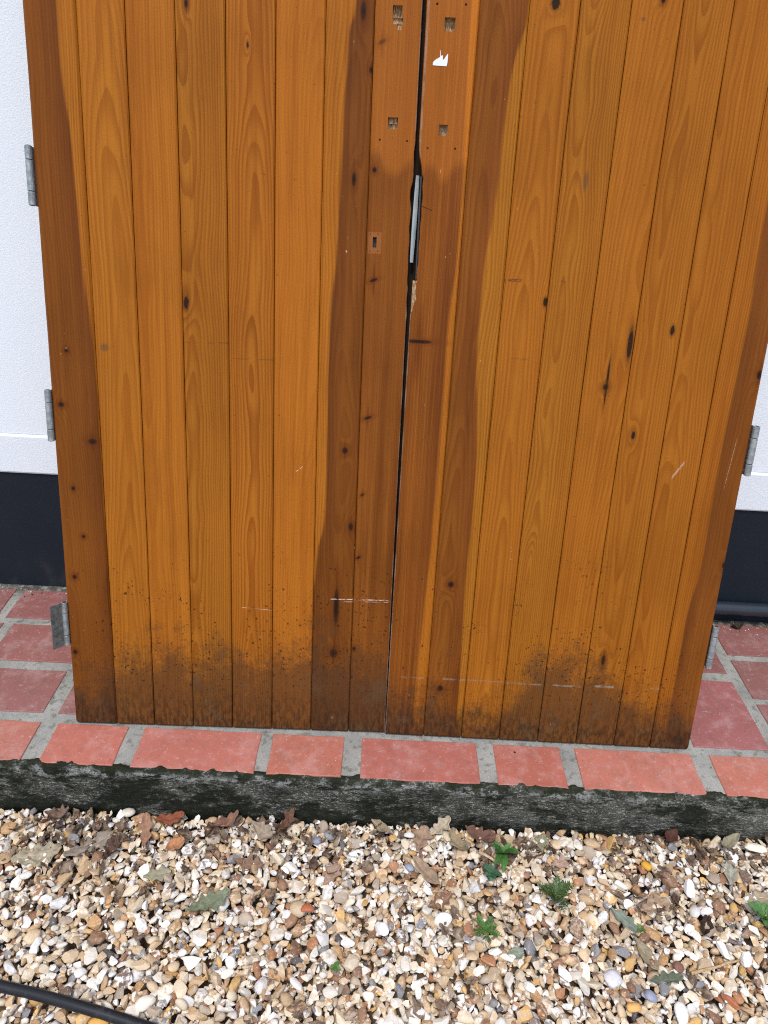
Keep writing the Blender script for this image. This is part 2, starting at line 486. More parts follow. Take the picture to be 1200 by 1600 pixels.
def add_stone(x, y, L, hi, rg):
    global nv
    a = L * 0.5; b = a * rg.uniform(0.5, 0.92); c = a * rg.uniform(0.24, 0.62)
    yaw = rg.uniform(0, 6.283)
    if y + max(a, b) > -0.140: y = -0.140 - max(a, b)
    z = drop(x, y, a, b, c, yaw)
    if z is None: return
    sh, ang = (PROTO2 if hi else PROTO1)[rg.integers(0, 60 if hi else 24)]
    f = ICO2[1] if hi else ICO1[1]
    mrot = rotm(yaw, rg.uniform(0, 6.28), abs(rg.normal()) * 0.55)
    v = (sh * np.array([a, b, c])) @ mrot.T + np.array([x, y, z])
    pieces_v.append(v); pieces_f.append(f + nv); nv += len(v)
    col = PALC[rg.choice(len(PALC), p=PALW)] * rg.uniform(0.8, 1.1)
    col2 = PALC[rg.choice(len(PALC), p=PALW)] if rg.random() < 0.45 else col * rg.uniform(0.75, 1.15)
    pieces_c.append(np.repeat(col[None], len(v), 0)); pieces_c2.append(np.repeat(col2[None], len(v), 0))
    pieces_s.append(np.full(len(f), not ang))
# deeper and outer layers first, then the stones that show
for k in range(3000):
    x = RG.uniform(-1.7, 1.7); y = RG.uniform(-1.3, -0.15)
    if -1.04 < x < 1.08 and y > -0.70: continue
    add_stone(x, y, RG.uniform(0.022, 0.038), False, RG)
for k in range(2900):
    x, y = lowest(RG, -1.07, 1.11, -0.71, -0.146, 4)
    add_stone(x, y, RG.uniform(0.018, 0.032), False, RG)
def size(rg):
    return float(np.clip(rg.lognormal(math.log(0.0182), 0.40), 0.008, 0.040))
for k in range(6500):
    x, y = lowest(RG, -1.06, 1.10, -0.70, -0.146, 5)
    add_stone(x, y, size(RG), k > 1600, RG)
for k in range(700):                                    # fines that lie between the larger stones
    x, y = lowest(RG, -1.06, 1.10, -0.70, -0.146, 6)
    add_stone(x, y, RG.uniform(0.007, 0.013), False, RG)
for k in range(4600):
    x, y = lowest(RG, -1.7, 1.7, -1.3, -0.15, 4)
    if -1.02 < x < 1.06 and y > -0.68: continue
    add_stone(x, y, RG.uniform(0.018, 0.034), False, RG)
ii = slice(int((-0.9 - GX0) / DX), int((0.9 - GX0) / DX)); jj = slice(int((-0.6 - GY0) / DX), int((-0.16 - GY0) / DX))
SHIFT = -float(H[ii, jj].mean()) - 0.001
V = np.concatenate(pieces_v); F = np.concatenate(pieces_f); C1 = np.concatenate(pieces_c); C2 = np.concatenate(pieces_c2); SM = np.concatenate(pieces_s)
def rise(y): return 0.010 * np.exp(-np.maximum(0.0, -0.14 - y) / 0.05)
V[:, 2] += SHIFT - 0.157 + 0.011 * V[:, 0] + rise(V[:, 1])
me = bpy.data.meshes.new('gravel')
me.vertices.add(len(V)); me.vertices.foreach_set('co', V.astype(np.float32).ravel())
me.loops.add(F.size); me.loops.foreach_set('vertex_index', F.astype(np.int32).ravel())
me.polygons.add(len(F)); me.polygons.foreach_set('loop_start', np.arange(0, F.size, 3, dtype=np.int32))
me.polygons.foreach_set('use_smooth', SM)
for nm, cc in (('stone', C1), ('stain', C2)):
    at = me.attributes.new(nm, 'FLOAT_COLOR', 'POINT')
    at.data.foreach_set('color', np.concatenate([cc, np.ones((len(cc), 1))], 1).astype(np.float32).ravel())
me.update(calc_edges=True)
def stone_material(name, c1, c2, rnd=None):
    pass
m = Mat('flint gravel', 0.6, 0.4)
c1, c2 = m.attr('stone'), m.attr('stain')
n1 = m.noise(scale=95, detail=4, rough=0.6); n2 = m.noise(scale=620, detail=3, rough=0.6); n3 = m.noise(scale=210, detail=3)
c = m.mix(n1.step(0.46, 0.60), c1, c2)
c = m.mix(n2.step(0.45, 0.75) * 0.35, c, m.scale(c, 0.55))
c = m.mix(n3.step(0.58, 0.70) * 0.45, c, (0.74, 0.69, 0.60))
m.color(c); m.rough(n1 * 0.4 + 0.4)
m.bump(n2 * 0.5 + n3 * 0.5, 0.0012, 0.6)
gravel = link('gravel', me, [m.m])
gravel['kind'] = 'stuff'
gravel['label'] = 'pale flint gravel in front of the step'
def gz(x, y, rad=0.006, q=0.7):
    """height of the gravel surface round a point"""
    i, j = int((x - GX0) / DX), int((y - GY0) / DX); r = max(1, int(rad / DX))
    s_ = H[max(i - r, 0):i + r + 1, max(j - r, 0):j + r + 1]
    return (float(np.quantile(s_, q)) if s_.size else 0.0) + SHIFT + plane_z(x) + float(rise(y))

# ================================================================== DOORS
def wood(name, uc, seed, px=0.0, d0=0.035, tilt=0.016, freq=210.0, tone=1.0, heart=None, heart_side=-1, knots=(), dirt=(), ring=0.5,
         base=(0.385, 0.132, 0.0130), dark=(0.142, 0.041, 0.0070), streaks=(), ghosts=(), flecks=True, all_dark=0.0, fine=0.0, wob=0.040, worn=None, plates=()):
    m = Mat(name, 0.44, 0.07)
    x, z = m.x, m.z
    # grain runs round each knot
    K = None
    for ku, ks, ru, rs, kind in knots:
        if kind == 'fleck': continue
        e = ((x - ku) * (x - ku)) * (1 / (ru * 2.6) ** 2) + ((z - ks) * (z - ks)) * (1 / (max(rs, ru) * 3.2) ** 2)
        b = (e * -1.0).exp()
        K = b if K is None else K + b
    Xl = x - uc
    n_a = m.noise(m.vec(seed, 0.0, z * 1.0), scale=1.3, detail=2)
    n_b = m.noise(m.vec(Xl * 6.0, seed * 1.7, z * 1.7), scale=1.0, detail=3, rough=0.5)
    n_c = m.noise(m.vec(Xl * 30.0, seed * 3.1, z * 3.0), scale=1.0, detail=2)
    dx = Xl - px + (n_a - 0.5) * -0.05
    dep = z * tilt + d0 + (n_b - 0.5) * wob
    if K is not None: dep = dep + K * 0.010
    r = (dx * dx + dep * dep).sqrt() + (n_c - 0.5) * 0.0022
    t_ = r * freq
    f = t_.fract()
    wide = m.noise(m.vec(r * (freq / 2.3), seed, 0.0), scale=1.0, detail=1)
    ringv = f.step(0.20, 0.90) * f.step(1.0, 0.93) * (wide * 1.3 + 0.2).clamp()
    band = m.noise(m.vec(r * 60.0, seed * 5.0, z * 0.3), scale=1.0, detail=2)
    fib = m.noise(m.vec(Xl * 620.0, seed, z * 14.0), scale=1.0, detail=2, rough=0.6)
    fib2 = m.noise(m.vec(Xl * 150.0, seed + 4.0, z * 3.5), scale=1.0, detail=3, rough=0.6)
    blot = m.noise(m.vec(Xl * 12.0, seed + 9.0, z * 2.0), scale=1.0, detail=4, rough=0.6)
    hv = random.Random(int(seed * 100))
    hg = hv.uniform(0.94, 1.07)
    b0 = (base[0] * tone * hv.uniform(0.97, 1.04), base[1] * tone * hg, base[2] * tone * hg)
    late = (b0[0] * 0.54, b0[1] * 0.40, b0[2] * 0.34)
    c = m.mix((band - 0.5) * 1.3 + 0.5, (b0[0] * 0.90, b0[1] * 0.84, b0[2] * 0.8), (b0[0] * 1.07, b0[1] * 1.10, b0[2] * 1.15))
    c = m.mix(ringv * ring, c, late)
    fibA = m.noise(m.vec(Xl * 330.0, seed + 2.0, z * 5.0), scale=1.0, detail=2, rough=0.6)
    c = m.mix(fibA.step(0.52, 0.70) * (0.30 + fine * 0.3), c, late)
    fib3 = m.noise(m.vec(Xl * 75.0, seed + 14.0, z * 1.1), scale=1.0, detail=3, rough=0.6)
    c = m.mix(fib2.step(0.45, 0.75) * (0.30 + fine * 0.5), c, late)
    c = m.mix(fib3.step(0.50, 0.72) * 0.35, c, late)
    c = m.mix(fib3.step(0.44, 0.28) * 0.30, c, (b0[0] * 1.16, b0[1] * 1.22, b0[2] * 1.2))
    c = m.mix(blot.step(0.45, 0.75) * 0.22, c, (b0[0] * 0.72, b0[1] * 0.58, b0[2] * 0.5))
    # heartwood, darker, with an edge that follows the grain
    dk2 = (dark[0] * 0.62, dark[1] * 0.55, dark[2] * 0.6)
    cd = m.mix((ringv * (ring * 1.0) + fib2.step(0.5, 0.8) * (0.25 + fine * 0.6)).clamp(), dark, dk2)
    cd = m.mix(fib3.step(0.46, 0.30) * 0.5, cd, (dark[0] * 1.5, dark[1] * 1.6, dark[2] * 1.5))
    cd = m.mix(fibA.step(0.52, 0.70) * (0.35 + fine * 0.35), cd, dk2)
    if fine:
        fibB = m.noise(m.vec(Xl * 210.0 + (n_c - 0.5) * 0.8, seed + 21.0, z * 1.3), scale=1.0, detail=2, rough=0.7)
        cd = m.mix(fibB.step(0.50, 0.60) * (fine * 0.9), cd, dk2)
        cd = m.mix(fibB.step(0.45, 0.36) * (fine * 0.7), cd, (dark[0] * 1.55, dark[1] * 1.7, dark[2] * 1.5))
    cd = m.mix(fib3.step(0.52, 0.68) * 0.6, cd, dk2)
    blk2 = m.noise(m.vec(Xl * 26.0, seed + 31.0, z * 2.6), scale=1.0, detail=4, rough=0.65)
    cd = m.mix(blk2.step(0.52, 0.70) * 0.6, cd, (dark[0] * 0.50, dark[1] * 0.45, dark[2] * 0.5))
    cd = m.mix(blot.step(0.35, 0.7) * 0.45, cd, (dark[0] * 1.35, dark[1] * 1.35, dark[2] * 1.3))
    hm = None
    if heart:
        hb = m.curve(z, [(b, a) for a, b in heart]) + (n_b - 0.5) * 0.006 + (n_c - 0.5) * 0.003
        dd = (x - hb) * float(heart_side)
        dd = dd + (fib3 - 0.5) * 0.010 + (fibA - 0.5) * 0.006
        hm = dd.step(-0.0034, 0.0034)
        hm = hm * (dd.step(0.05, 0.0, 0.78, 1.0))
        c = m.mix(hm, c, cd)
    if all_dark: c = m.mix(all_dark, c, cd)
    pat = m.noise(m.vec(x * 1.0, 0.7, z * 0.55), scale=5.5, detail=4, rough=0.6)
    c = m.mix(pat.step(0.46, 0.66) * 0.30, c, m.scale(c, 0.66))
    c = m.mix(pat.step(0.46, 0.30) * 0.25, c, m.scale(c, 1.22))
    fine_k = m.noise(m.vec(x, 3.9, z * 0.6), scale=190, detail=3, rough=0.7)
    # knots
    for ku, ks, ru, rs, kind in knots:
        ex = (x - ku) * (1 / ru); ez = (z - ks) * (1 / rs)
        if kind == 'diag':
            a_ = ex * 0.8 + ez * 0.75; b_ = ez * 1.5 - ex * 1.5
            e = (a_ * a_ + b_ * b_).sqrt()
        else:
            e = (ex * ex + ez * ez).sqrt()
        e = e + (n_c - 0.5) * 0.7 + (fib2 - 0.5) * 0.35
        if kind == 'pitch':
            e = e + (fine_k - 0.5) * 0.9
            c = m.mix(e.step(1.9, 0.9) * 0.5, c, (0.085, 0.030, 0.008))
            c = m.mix(e.step(1.10, 0.70) * 0.95, c, (0.020, 0.010, 0.006))
        elif kind == 'fleck':
            c = m.mix(e.step(1.1, 0.3) * 0.55, c, (0.07, 0.05, 0.03))
        else:
            tx = ((x - ku) * (1 / (ru * 0.34))).abs(); tz = ((z - ks) * (1 / (max(rs, ru) * 3.6))).abs()
            tail = ((tx * tx + tz * tz).sqrt() + (n_c - 0.5) * 0.9).step(1.1, 0.2)
            c = m.mix(tail * 0.6, c, (dark[0] * 0.5, dark[1] * 0.4, dark[2] * 0.4))
            c = m.mix(e.step(3.0, 0.9) * 0.55, c, (dark[0] * 0.75, dark[1] * 0.65, dark[2] * 0.6))
            c = m.mix(e.step(1.15, 0.65), c, (0.040, 0.014, 0.006))
            c = m.mix(e.step(0.55, 0.2) * 0.7, c, (0.012, 0.006, 0.004))
    # paler outline left by the hasp plate
    for gx, gw, pts in ghosts:
        gb = m.curve(x, pts) + (n_c - 0.5) * 0.012
        g = (z - gb + (fib3 - 0.5) * 0.03 + (n_b - 0.5) * 0.02).step(-0.018, 0.014)
        c = m.mix(g * 0.75, c, m.mix(0.35, m.scale(c, 1.75), (0.33, 0.105, 0.012)))
    for x0_, x1_, z0_, z1_ in plates:
        pe = (x - x0_).mn((x - x1_) * -1.0).mn(z - z0_).mn((z - z1_) * -1.0) + (n_c - 0.5) * 0.002
        c = m.mix(pe.step(-0.0008, 0.0012) * 0.55, c, m.mix(0.5, m.scale(c, 1.5), (0.36, 0.15, 0.06)))
    # damp dirt and mould along the foot
    if dirt:
        hb = m.curve(x, dirt)
        big = m.noise(m.vec(x * 1.0, 3.3, z * 0.8), scale=16, detail=6, rough=0.68)
        fine_n = m.noise(m.vec(x, 8.1, z), scale=150, detail=4, rough=0.7)
        lev = (hb - z) * 7.0 + (big - 0.5) * 2.6 + (fine_n - 0.5) * 1.4
        dm = lev.step(0.10, 1.05)
        c = m.mix(dm * 0.70, c, (0.066, 0.030, 0.013))
        gr = m.noise(m.vec(x, 1.1, z * 0.35), scale=120, detail=4, rough=0.7)
        grey = m.noise(m.vec(x, 9.4, z), scale=21, detail=5, rough=0.65).step(0.5, 0.68) * lev.step(0.3, 1.4)
        c = m.mix(grey * 0.45, c, (0.105, 0.070, 0.036))
        low = (z * -11.0 + 1.25 + (big - 0.5) * 1.6).clamp() * gr.step(0.40, 0.60)
        c = m.mix(low * 0.68, c, (0.022, 0.012, 0.007))
        vs = m.noise(m.vec(x, 2.0, z * 0.9), scale=125, detail=3, rough=0.6)
        vs2 = m.noise(m.vec(x, 5.0, z), scale=300, detail=2, rough=0.6)
        gate = m.noise(m.vec(x, 6.6, z), scale=11, detail=4, rough=0.6)
        env = (lev + 0.95 + (gate - 0.5) * 9.0).step(0.2, 1.1) * z.step(0.54, 0.42) * z.step(0.02, 0.16, 0.35, 1.0)
        sp = (vs.step(0.600, 0.645) * 0.9).mx(vs2.step(0.63, 0.69) * 0.7) * env
        c = m.mix(sp * 0.95, c, (0.028, 0.012, 0.007))
    for su, s0, hw, slope, wd, colr, amt, gs in streaks:
        line = ((z - s0) - (x - su) * slope).abs()
        nn = m.noise(m.vec(x, 4.4, z * 3.0), scale=gs, detail=3, rough=0.7)
        mk = line.step(wd, wd * 0.3) * (x - su).abs().step(hw, hw * 0.85) * nn.step(0.42, 0.56)
        c = m.mix(mk * amt, c, colr)
    if worn is not None:
        we = ((x - worn).abs() + (fine_n - 0.5) * 0.004).step(0.0024, 0.0008)
        c = m.mix(we * 0.6, c, m.mix(big.step(0.4, 0.6), (0.30, 0.24, 0.19), (0.10, 0.06, 0.035)))
    if flecks:
        sn = m.noise(m.vec(x * 1.0, seed * 7.7, z * 0.5), scale=150, detail=1)
        gt = m.noise(m.vec(x, seed * 3.0, z), scale=9, detail=2).step(0.55, 0.68)
        c = m.mix((sn.step(0.775, 0.81) * gt) * 0.65, c, (0.62, 0.45, 0.27))
        sc = m.noise(m.vec(x * 0.6 + z * 0.8, seed * 2.0, z * 0.12 - x * 0.3), scale=240, detail=1).step(0.80, 0.85)
        c = m.mix(sc * 0.22, c, (0.60, 0.34, 0.13))
        pit = m.noise(m.vec(x * 1.0, seed * 1.7, z * 0.7), scale=210, detail=1).step(0.765, 0.80)
        c = m.mix(pit * 0.6, c, (0.07, 0.03, 0.012))
        c = m.mix(0.22, c, m.mix(m.noise(m.vec(x, seed, z * 0.4), scale=900, detail=1).step(0.3, 0.7), m.scale(c, 0.55), m.scale(c, 1.4)))
    m.color(c)
    rg_ = blot * 0.18 + 0.34
    if dirt: rg_ = rg_ + dm * 0.30
    m.rough(rg_)
    m.b.inputs['Coat Weight'].default_value = 0.0
    m.bump(ringv * -0.5 + fib * 0.35 + fib2 * 0.25, 0.0005, 0.45)
    return m.m

m = Mat('raw splintered pine', 0.85, 0.2)
n1 = m.noise(m.vec(m.x * 3.0, m.y, m.z * 0.7), scale=160, detail=4, rough=0.7)
m.color(m.mix(n1.step(0.35, 0.65), (0.16, 0.085, 0.035), (0.62, 0.40, 0.22)))
m.bump(n1, 0.002, 1.0)
M_RAW = m.m
m = Mat('galvanised steel', 0.45, 0.5)
n1 = m.noise(scale=70, detail=4, rough=0.7); n2 = m.noise(m.vec(m.x, m.y, m.z * 0.3), scale=240, detail=3)
m.color(m.mix(n1.step(0.35, 0.7), (0.22, 0.235, 0.235), (0.42, 0.44, 0.43)))
m.b.inputs['Metallic'].default_value = 0.55
m.rough(n2 * 0.35 + 0.35)
m.bump(n2, 0.0004, 0.5)
M_STEEL = m.m
m = Mat('weathered hinge steel', 0.65, 0.3)
n1 = m.noise(scale=75, detail=5, rough=0.7)
c = m.mix(n1.step(0.35, 0.65), (0.075, 0.08, 0.075), (0.17, 0.175, 0.16))
c = m.mix(m.noise(scale=55, detail=3).step(0.60, 0.68) * 0.8, c, (0.22, 0.15, 0.09))
m.color(c); m.b.inputs['Metallic'].default_value = 0.25
M_OLDSTEEL = m.m
m = Mat('bright lock steel', 0.3, 0.5)
n1 = m.noise(m.vec(m.x, m.y, m.z * 0.4), scale=60, detail=4)
m.color(m.mix(n1, (0.36, 0.39, 0.37), (0.66, 0.68, 0.64)))
m.b.inputs['Metallic'].default_value = 0.75
m.rough(n1 * 0.3 + 0.2)
M_LOCK = m.m
m = Mat('dark lock steel', 0.5, 0.5)
n1 = m.noise(scale=120, detail=3)
m.color(m.mix(n1, (0.02, 0.022, 0.022), (0.06, 0.065, 0.065)))
m.b.inputs['Metallic'].default_value = 0.4
M_IRON = m.m
m = Mat('paper', 0.8, 0.2)
m.color(m.mix(m.noise(scale=200, detail=3), (0.72, 0.74, 0.78), (0.82, 0.83, 0.85)))
M_PAPER = m.m
m = Mat('plank back', 0.6, 0.3)
m.color(m.mix(m.noise(m.vec(m.x * 12, m.y, m.z), scale=6, detail=3), (0.30, 0.11, 0.02), (0.40, 0.15, 0.03)))
M_BACK = m.m

m = Mat('dark seam backing', 0.8, 0.15)
m.color(m.mix(m.noise(m.vec(m.x * 8, m.y, m.z), scale=9, detail=3), (0.012, 0.008, 0.006), (0.03, 0.017, 0.010)))  # near-black tone stands in for the shade inside the door gap
M_SEAM_DARK = m.m

def plank_mesh(u0, u1, s0, s1, cuts=(), eL=None, eR=None, ch=0.0024, th=0.021, rl=0.0, rr=0.0, seed=0, tongue=True, chl=None, chr_=None):
    """a board whose front lies at depth 0; cuts = (u0, u1, s0, s1, depth) are real recesses; eL / eR give ragged edges as (s, shift)"""
    rg = random.Random(seed)
    rows = {s0, s1, s0 + 0.003}
    s = s0 + 0.07
    while s < s1 - 0.02: rows.add(round(s, 4)); s += 0.085
    for c in cuts: rows.update((c[2], c[3]))
    for e in (eL, eR):
        if e: rows.update(p[0] for p in e)
    rows = sorted(rows)
    chl = ch if chl is None else chl; chr_ = ch if chr_ is None else chr_
    cols = {u0, u0 + chl, u1 - chr_, u1}
    for c in cuts: cols.update((c[0], c[1]))
    cols = sorted(cols)
    def shift(e, s):
        if not e: return 0.0
        if s <= e[0][0] or s >= e[-1][0]: return 0.0
        for (a, p), (b, q) in zip(e, e[1:]):
            if a <= s <= b: return p + (q - p) * (s - a) / max(b - a, 1e-6)
        return 0.0
    bm = bmesh.new()
    nr, nc = len(rows), len(cols)
    jl = [rg.uniform(-0.0003, 0.0003) for _ in rows]; jr = [rg.uniform(-0.0003, 0.0003) for _ in rows]
    grid = []
    for j, s in enumerate(rows):
        row = []
        for i, u in enumerate(cols):
            uu = u
            if i <= 1: uu += shift(eL, s) + jl[j]
            if i >= nc - 2: uu += shift(eR, s) + jr[j]
            y = chl * 0.9 if i == 0 else chr_ * 0.9 if i == nc - 1 else 0.0
            if j == 0: y += 0.0015
            ss = s
            if i == 0 and j == 0: ss += rl
            if i == nc - 1 and j == 0: ss += rr
            row.append(bm.verts.new((uu, y, ss)))
        grid.append(row)
    def incut(i, j):
        if i < 0 or j < 0 or i >= nc - 1 or j >= nr - 1: return None
        cu, cs = (cols[i] + cols[i + 1]) / 2, (rows[j] + rows[j + 1]) / 2
        for c in cuts:
            if c[0] < cu < c[1] and c[2] < cs < c[3]: return c
        return None
    for j in range(nr - 1):
        for i in range(nc - 1):
            q = [grid[j][i], grid[j][i + 1], grid[j + 1][i + 1], grid[j + 1][i]]
            c = incut(i, j)
            if c is None:
                bm.faces.new(q)
                continue
            deep = [bm.verts.new(v.co + Vector((rg.uniform(-.0006, .0006), c[4] * rg.uniform(0.8, 1.0), rg.uniform(-.0006, .0006)))) for v in q]
            bm.faces.new(deep).material_index = 1
            for a, b, (di, dj) in ((0, 1, (0, -1)), (1, 2, (1, 0)), (2, 3, (0, 1)), (3, 0, (-1, 0))):
                c2 = incut(i + di, j + dj)
                if c2 is c: continue
                bm.faces.new((q[a], q[b], deep[b], deep[a])).material_index = 1
    back = [[bm.verts.new((v.co.x, th, v.co.z)) for v in (row[0], row[-1])] for row in grid]
    for j in range(nr - 1):
        bm.faces.new((grid[j][0], grid[j + 1][0], back[j + 1][0], back[j][0]))
        bm.faces.new((grid[j][-1], back[j][1], back[j + 1][1], grid[j + 1][-1]))
        bm.faces.new((back[j][0], back[j + 1][0], back[j + 1][1], back[j][1]))
    for j, flip in ((0, False), (nr - 1, True)):
        loop = [back[j][0]] + grid[j] + [back[j][1]]
        bm.faces.new(loop if not flip else list(reversed(loop)))
    if tongue:
        box(bm, u1 - 0.0005, u1 + 0.0055, 0.0085, 0.0135, s0 + 0.002, s1 - 0.002)
    bmesh.ops.recalc_face_normals(bm, faces=bm.faces[:])
    return bm

def hinge(parent, u, s0, s1, side, leaf=None):
    """butt hinge: three knuckles, pin and the leaf that shows"""
    r = 0.0072
    root = bpy.data.objects.new('hinge', None); COL.objects.link(root); root.parent = parent
    root.location = (u, -0.001, s0)
    L = s1 - s0
    cuts_ = (0.0, 0.235 * L, 0.765 * L, L)
    for k in range(3):
        a, b = cuts_[k] + (0.0007 if k else 0), cuts_[k + 1] - (0.0007 if k < 2 else 0)
        V, F = tube_mesh([(0, 0, a), (0, 0, a + 0.0006), (0, 0, b - 0.0006), (0, 0, b)], [r * 0.92, r, r, r * 0.92], 14)
        from_pd('knuckle', V, F, [M_STEEL], root, False)
    V, F = tube_mesh([(0, 0, -0.001), (0, 0, L + 0.001)], 0.0042, 10)
    from_pd('pin', V, F, [M_IRON], root)
    bm = bmesh.new()                                       # leaf let into the edge of the door
    box(bm, -0.0012, 0.0012, 0.004, 0.020, 0.0, L)
    from_bm('leaf', bm, [M_STEEL], root).location = (0.0052 * -side * 0.55, 0, 0)
    if leaf is not None:
        length, ang = leaf
        bm = bmesh.new()
        box(bm, -0.0011, 0.0011, -length, -0.003, 0.0, L, 0.0004, 1)
        o = from_bm('leaf', bm, [M_OLDSTEEL], root)
        o.rotation_euler = (0, 0, ang)
        for k in range(3):
            for q in ((-0.3 * length, -0.7 * length)[k % 2],):
                bm = bmesh.new()
                bmesh.ops.create_circle(bm, cap_ends=True, radius=0.0028, segments=10)
                bmesh.ops.rotate(bm, verts=bm.verts[:], cent=(0, 0, 0), matrix=Matrix.Rotation(R(90), 3, 'Y'))
                ext = bmesh.ops.extrude_face_region(bm, geom=bm.faces[:])
                bmesh.ops.translate(bm, verts=[g for g in ext['geom'] if isinstance(g, bmesh.types.BMVert)], vec=(0.0006, 0, 0))
                h = from_bm('screw_hole', bm, [M_IRON if k else M_PAPER], root)
                h.parent = root
                mm = Matrix.Rotation(ang, 4, 'Z') @ Matrix.Translation((-0.0017, q, L * (0.2 + 0.3 * k)))
                h.matrix_local = mm
    return root

TOP = 2.05
def door_matrix(yaw, lean, loc):
    return Matrix.Translation(loc) @ Matrix.Rotation(yaw, 4, 'Z') @ Matrix.Rotation(-lean, 4, 'X')
DIRT_L = [(-0.76, 0.16), (-0.66, 0.24), (-0.60, 0.27), (-0.47, 0.28), (-0.32, 0.27), (-0.20, 0.32), (-0.10, 0.30), (0.0, 0.26)]
DIRT_R = [(0.0, 0.20), (0.10, 0.19), (0.20, 0.15), (0.28, 0.18), (0.345, 0.28), (0.385, 0.31), (0.46, 0.29), (0.54, 0.25), (0.62, 0.19), (0.755, 0.16)]

# ---- left door
dl = thing('wooden_door', 'varnished pine plank door with a keyhole, lock plate and three hinges, one leaf swung open', 'door', group='varnished plank doors leaning side by side')
dl.matrix_world = door_matrix(R(1.2077), R(15.2657), (0.0019, 0.0026, 0.003))
gl = [(-0.09, 1.312), (-0.074, 1.3067), (-0.0601, 1.2815), (-0.0403, 1.2707), (-0.019, 1.2835), (-0.0028, 1.2925), (0.005, 1.297)]
SCR = (0.75, 0.62, 0.50)
UL = [-0.7574, -0.6567, -0.565, -0.4701, -0.3743, -0.2782, -0.1829, -0.0898, 0.0002]
GAP = 0.0008
specL = [
 dict(px=-0.05, d0=0.02, tilt=0.012, heart=[(-0.6922, 2.05), (-0.6922, 1.5417), (-0.6915, 1.4345), (-0.6831, 1.3231), (-0.6755, 1.1709), (-0.6733, 1.0852), (-0.6642, 0.9322), (-0.6598, 0.8255), (-0.6593, 0.7145), (-0.6588, 0.5993), (-0.6557, 0.449), (-0.6545, 0.20), (-0.6545, 0.0)], heart_side=-1,
      knots=[(-0.7181, 0.8901, 0.0055, 0.005, 'k'), (-0.737, 0.7754, 0.0069, 0.0055, 'k'), (-0.6743, 0.6968, 0.0105, 0.0075, 'k'), (-0.7233, 0.5891, 0.0043, 0.005, 'k'), (-0.7076, 0.4775, 0.005, 0.0046, 'k'), (-0.7343, 0.3788, 0.0055, 0.006, 'k'), (-0.7454, 0.1888, 0.0055, 0.006, 'k')]),
 dict(px=0.008, d0=0.026, tilt=0.026, wob=0.03, knots=[(-0.6378, 0.9004, 0.0108, 0.0107, 'fleck')], tone=0.97),
 dict(px=-0.034, d0=0.045, tilt=-0.012, tone=1.0, ring=0.4),
 dict(px=-0.036, d0=0.022, tilt=0.008, wob=0.07, tone=0.92, ring=0.6, knots=[(-0.4621, 1.0001, 0.0052, 0.0135, 'pitch'), (-0.4479, 1.5457, 0.0036, 0.0084, 'k')], streaks=[(-0.38, 0.921, 0.095, 0.025, 0.0022, (0.08, 0.03, 0.01), 0.5, 30)]),
 dict(px=0.004, d0=0.012, tilt=0.02, tone=0.95, ring=0.72, knots=[(-0.332, 1.4819, 0.0022, 0.006, 'pitch')], streaks=[(-0.31, 0.316, 0.042, -0.06, 0.0009, SCR, 0.55, 45), (-0.32, 0.890, 0.05, 0.01, 0.002, (0.08, 0.03, 0.01), 0.4, 30)]),
 dict(px=0.05, d0=0.05, tilt=0.022, tone=1.06, ring=0.26, wob=0.06, streaks=[(-0.22, 0.655, 0.008, 0.8, 0.0018, SCR, 0.6, 160)]),
 dict(px=0.02, d0=0.03, tilt=0.012, heart=[(-0.1269, 2.05), (-0.1269, 1.5704), (-0.1381, 1.5057), (-0.1431, 1.3496), (-0.1515, 1.1097), (-0.1607, 0.9552), (-0.1614, 0.7078), (-0.1621, 0.561), (-0.176, 0.4689), (-0.181, 0.40), (-0.19, 0.30), (-0.19, 0.0)], heart_side=1, tone=1.02,
      knots=[(-0.1115, 1.55, 0.0065, 0.020, 'k'), (-0.0935, 1.4511, 0.0045, 0.0075, 'k'), (-0.1195, 1.2538, 0.0045, 0.014, 'k'), (-0.1201, 0.701, 0.0065, 0.0075, 'k'), (-0.1014, 0.5258, 0.0055, 0.010, 'k'), (-0.1321, 0.2096, 0.0095, 0.012, 'k'), (-0.1294, 0.3284, 0.0065, 0.045, 'k')],
      streaks=[(-0.11, 0.3485, 0.035, 0.02, 0.0016, SCR, 0.85, 45), (-0.10, 0.3425, 0.03, 0.02, 0.001, SCR, 0.6, 45)], dark=(0.140, 0.041, 0.0070)),
 dict(px=-0.09, d0=0.02, tilt=0.008, freq=300, all_dark=0.80, fine=0.45, ring=0.35, dark=(0.165, 0.049, 0.0085),
      knots=[(-0.079, 1.2735, 0.0045, 0.0055, 'k'), (-0.0738, 1.5003, 0.011, 0.009, 'diag'), (-0.0715, 1.0631, 0.012, 0.0065, 'diag'), (-0.0726, 0.7756, 0.0125, 0.007, 'diag'), (-0.078, 0.6019, 0.0065, 0.0055, 'diag'), (-0.0812, 0.4527, 0.0075, 0.0055, 'diag'), (-0.0836, 0.2233, 0.0055, 0.006, 'k')],
      plates=[(-0.0865, -0.0590, 1.1150, 1.1570)], ghosts=[(0, 0, gl)], streaks=[(-0.047, 0.3492, 0.043, 0.015, 0.0016, SCR, 0.85, 45), (-0.035, 0.3445, 0.03, 0.02, 0.0009, SCR, 0.6, 60), (-0.003, 0.35, 0.005, 0.0, 0.004, (0.8, 0.75, 0.68), 0.9, 10)]),
]
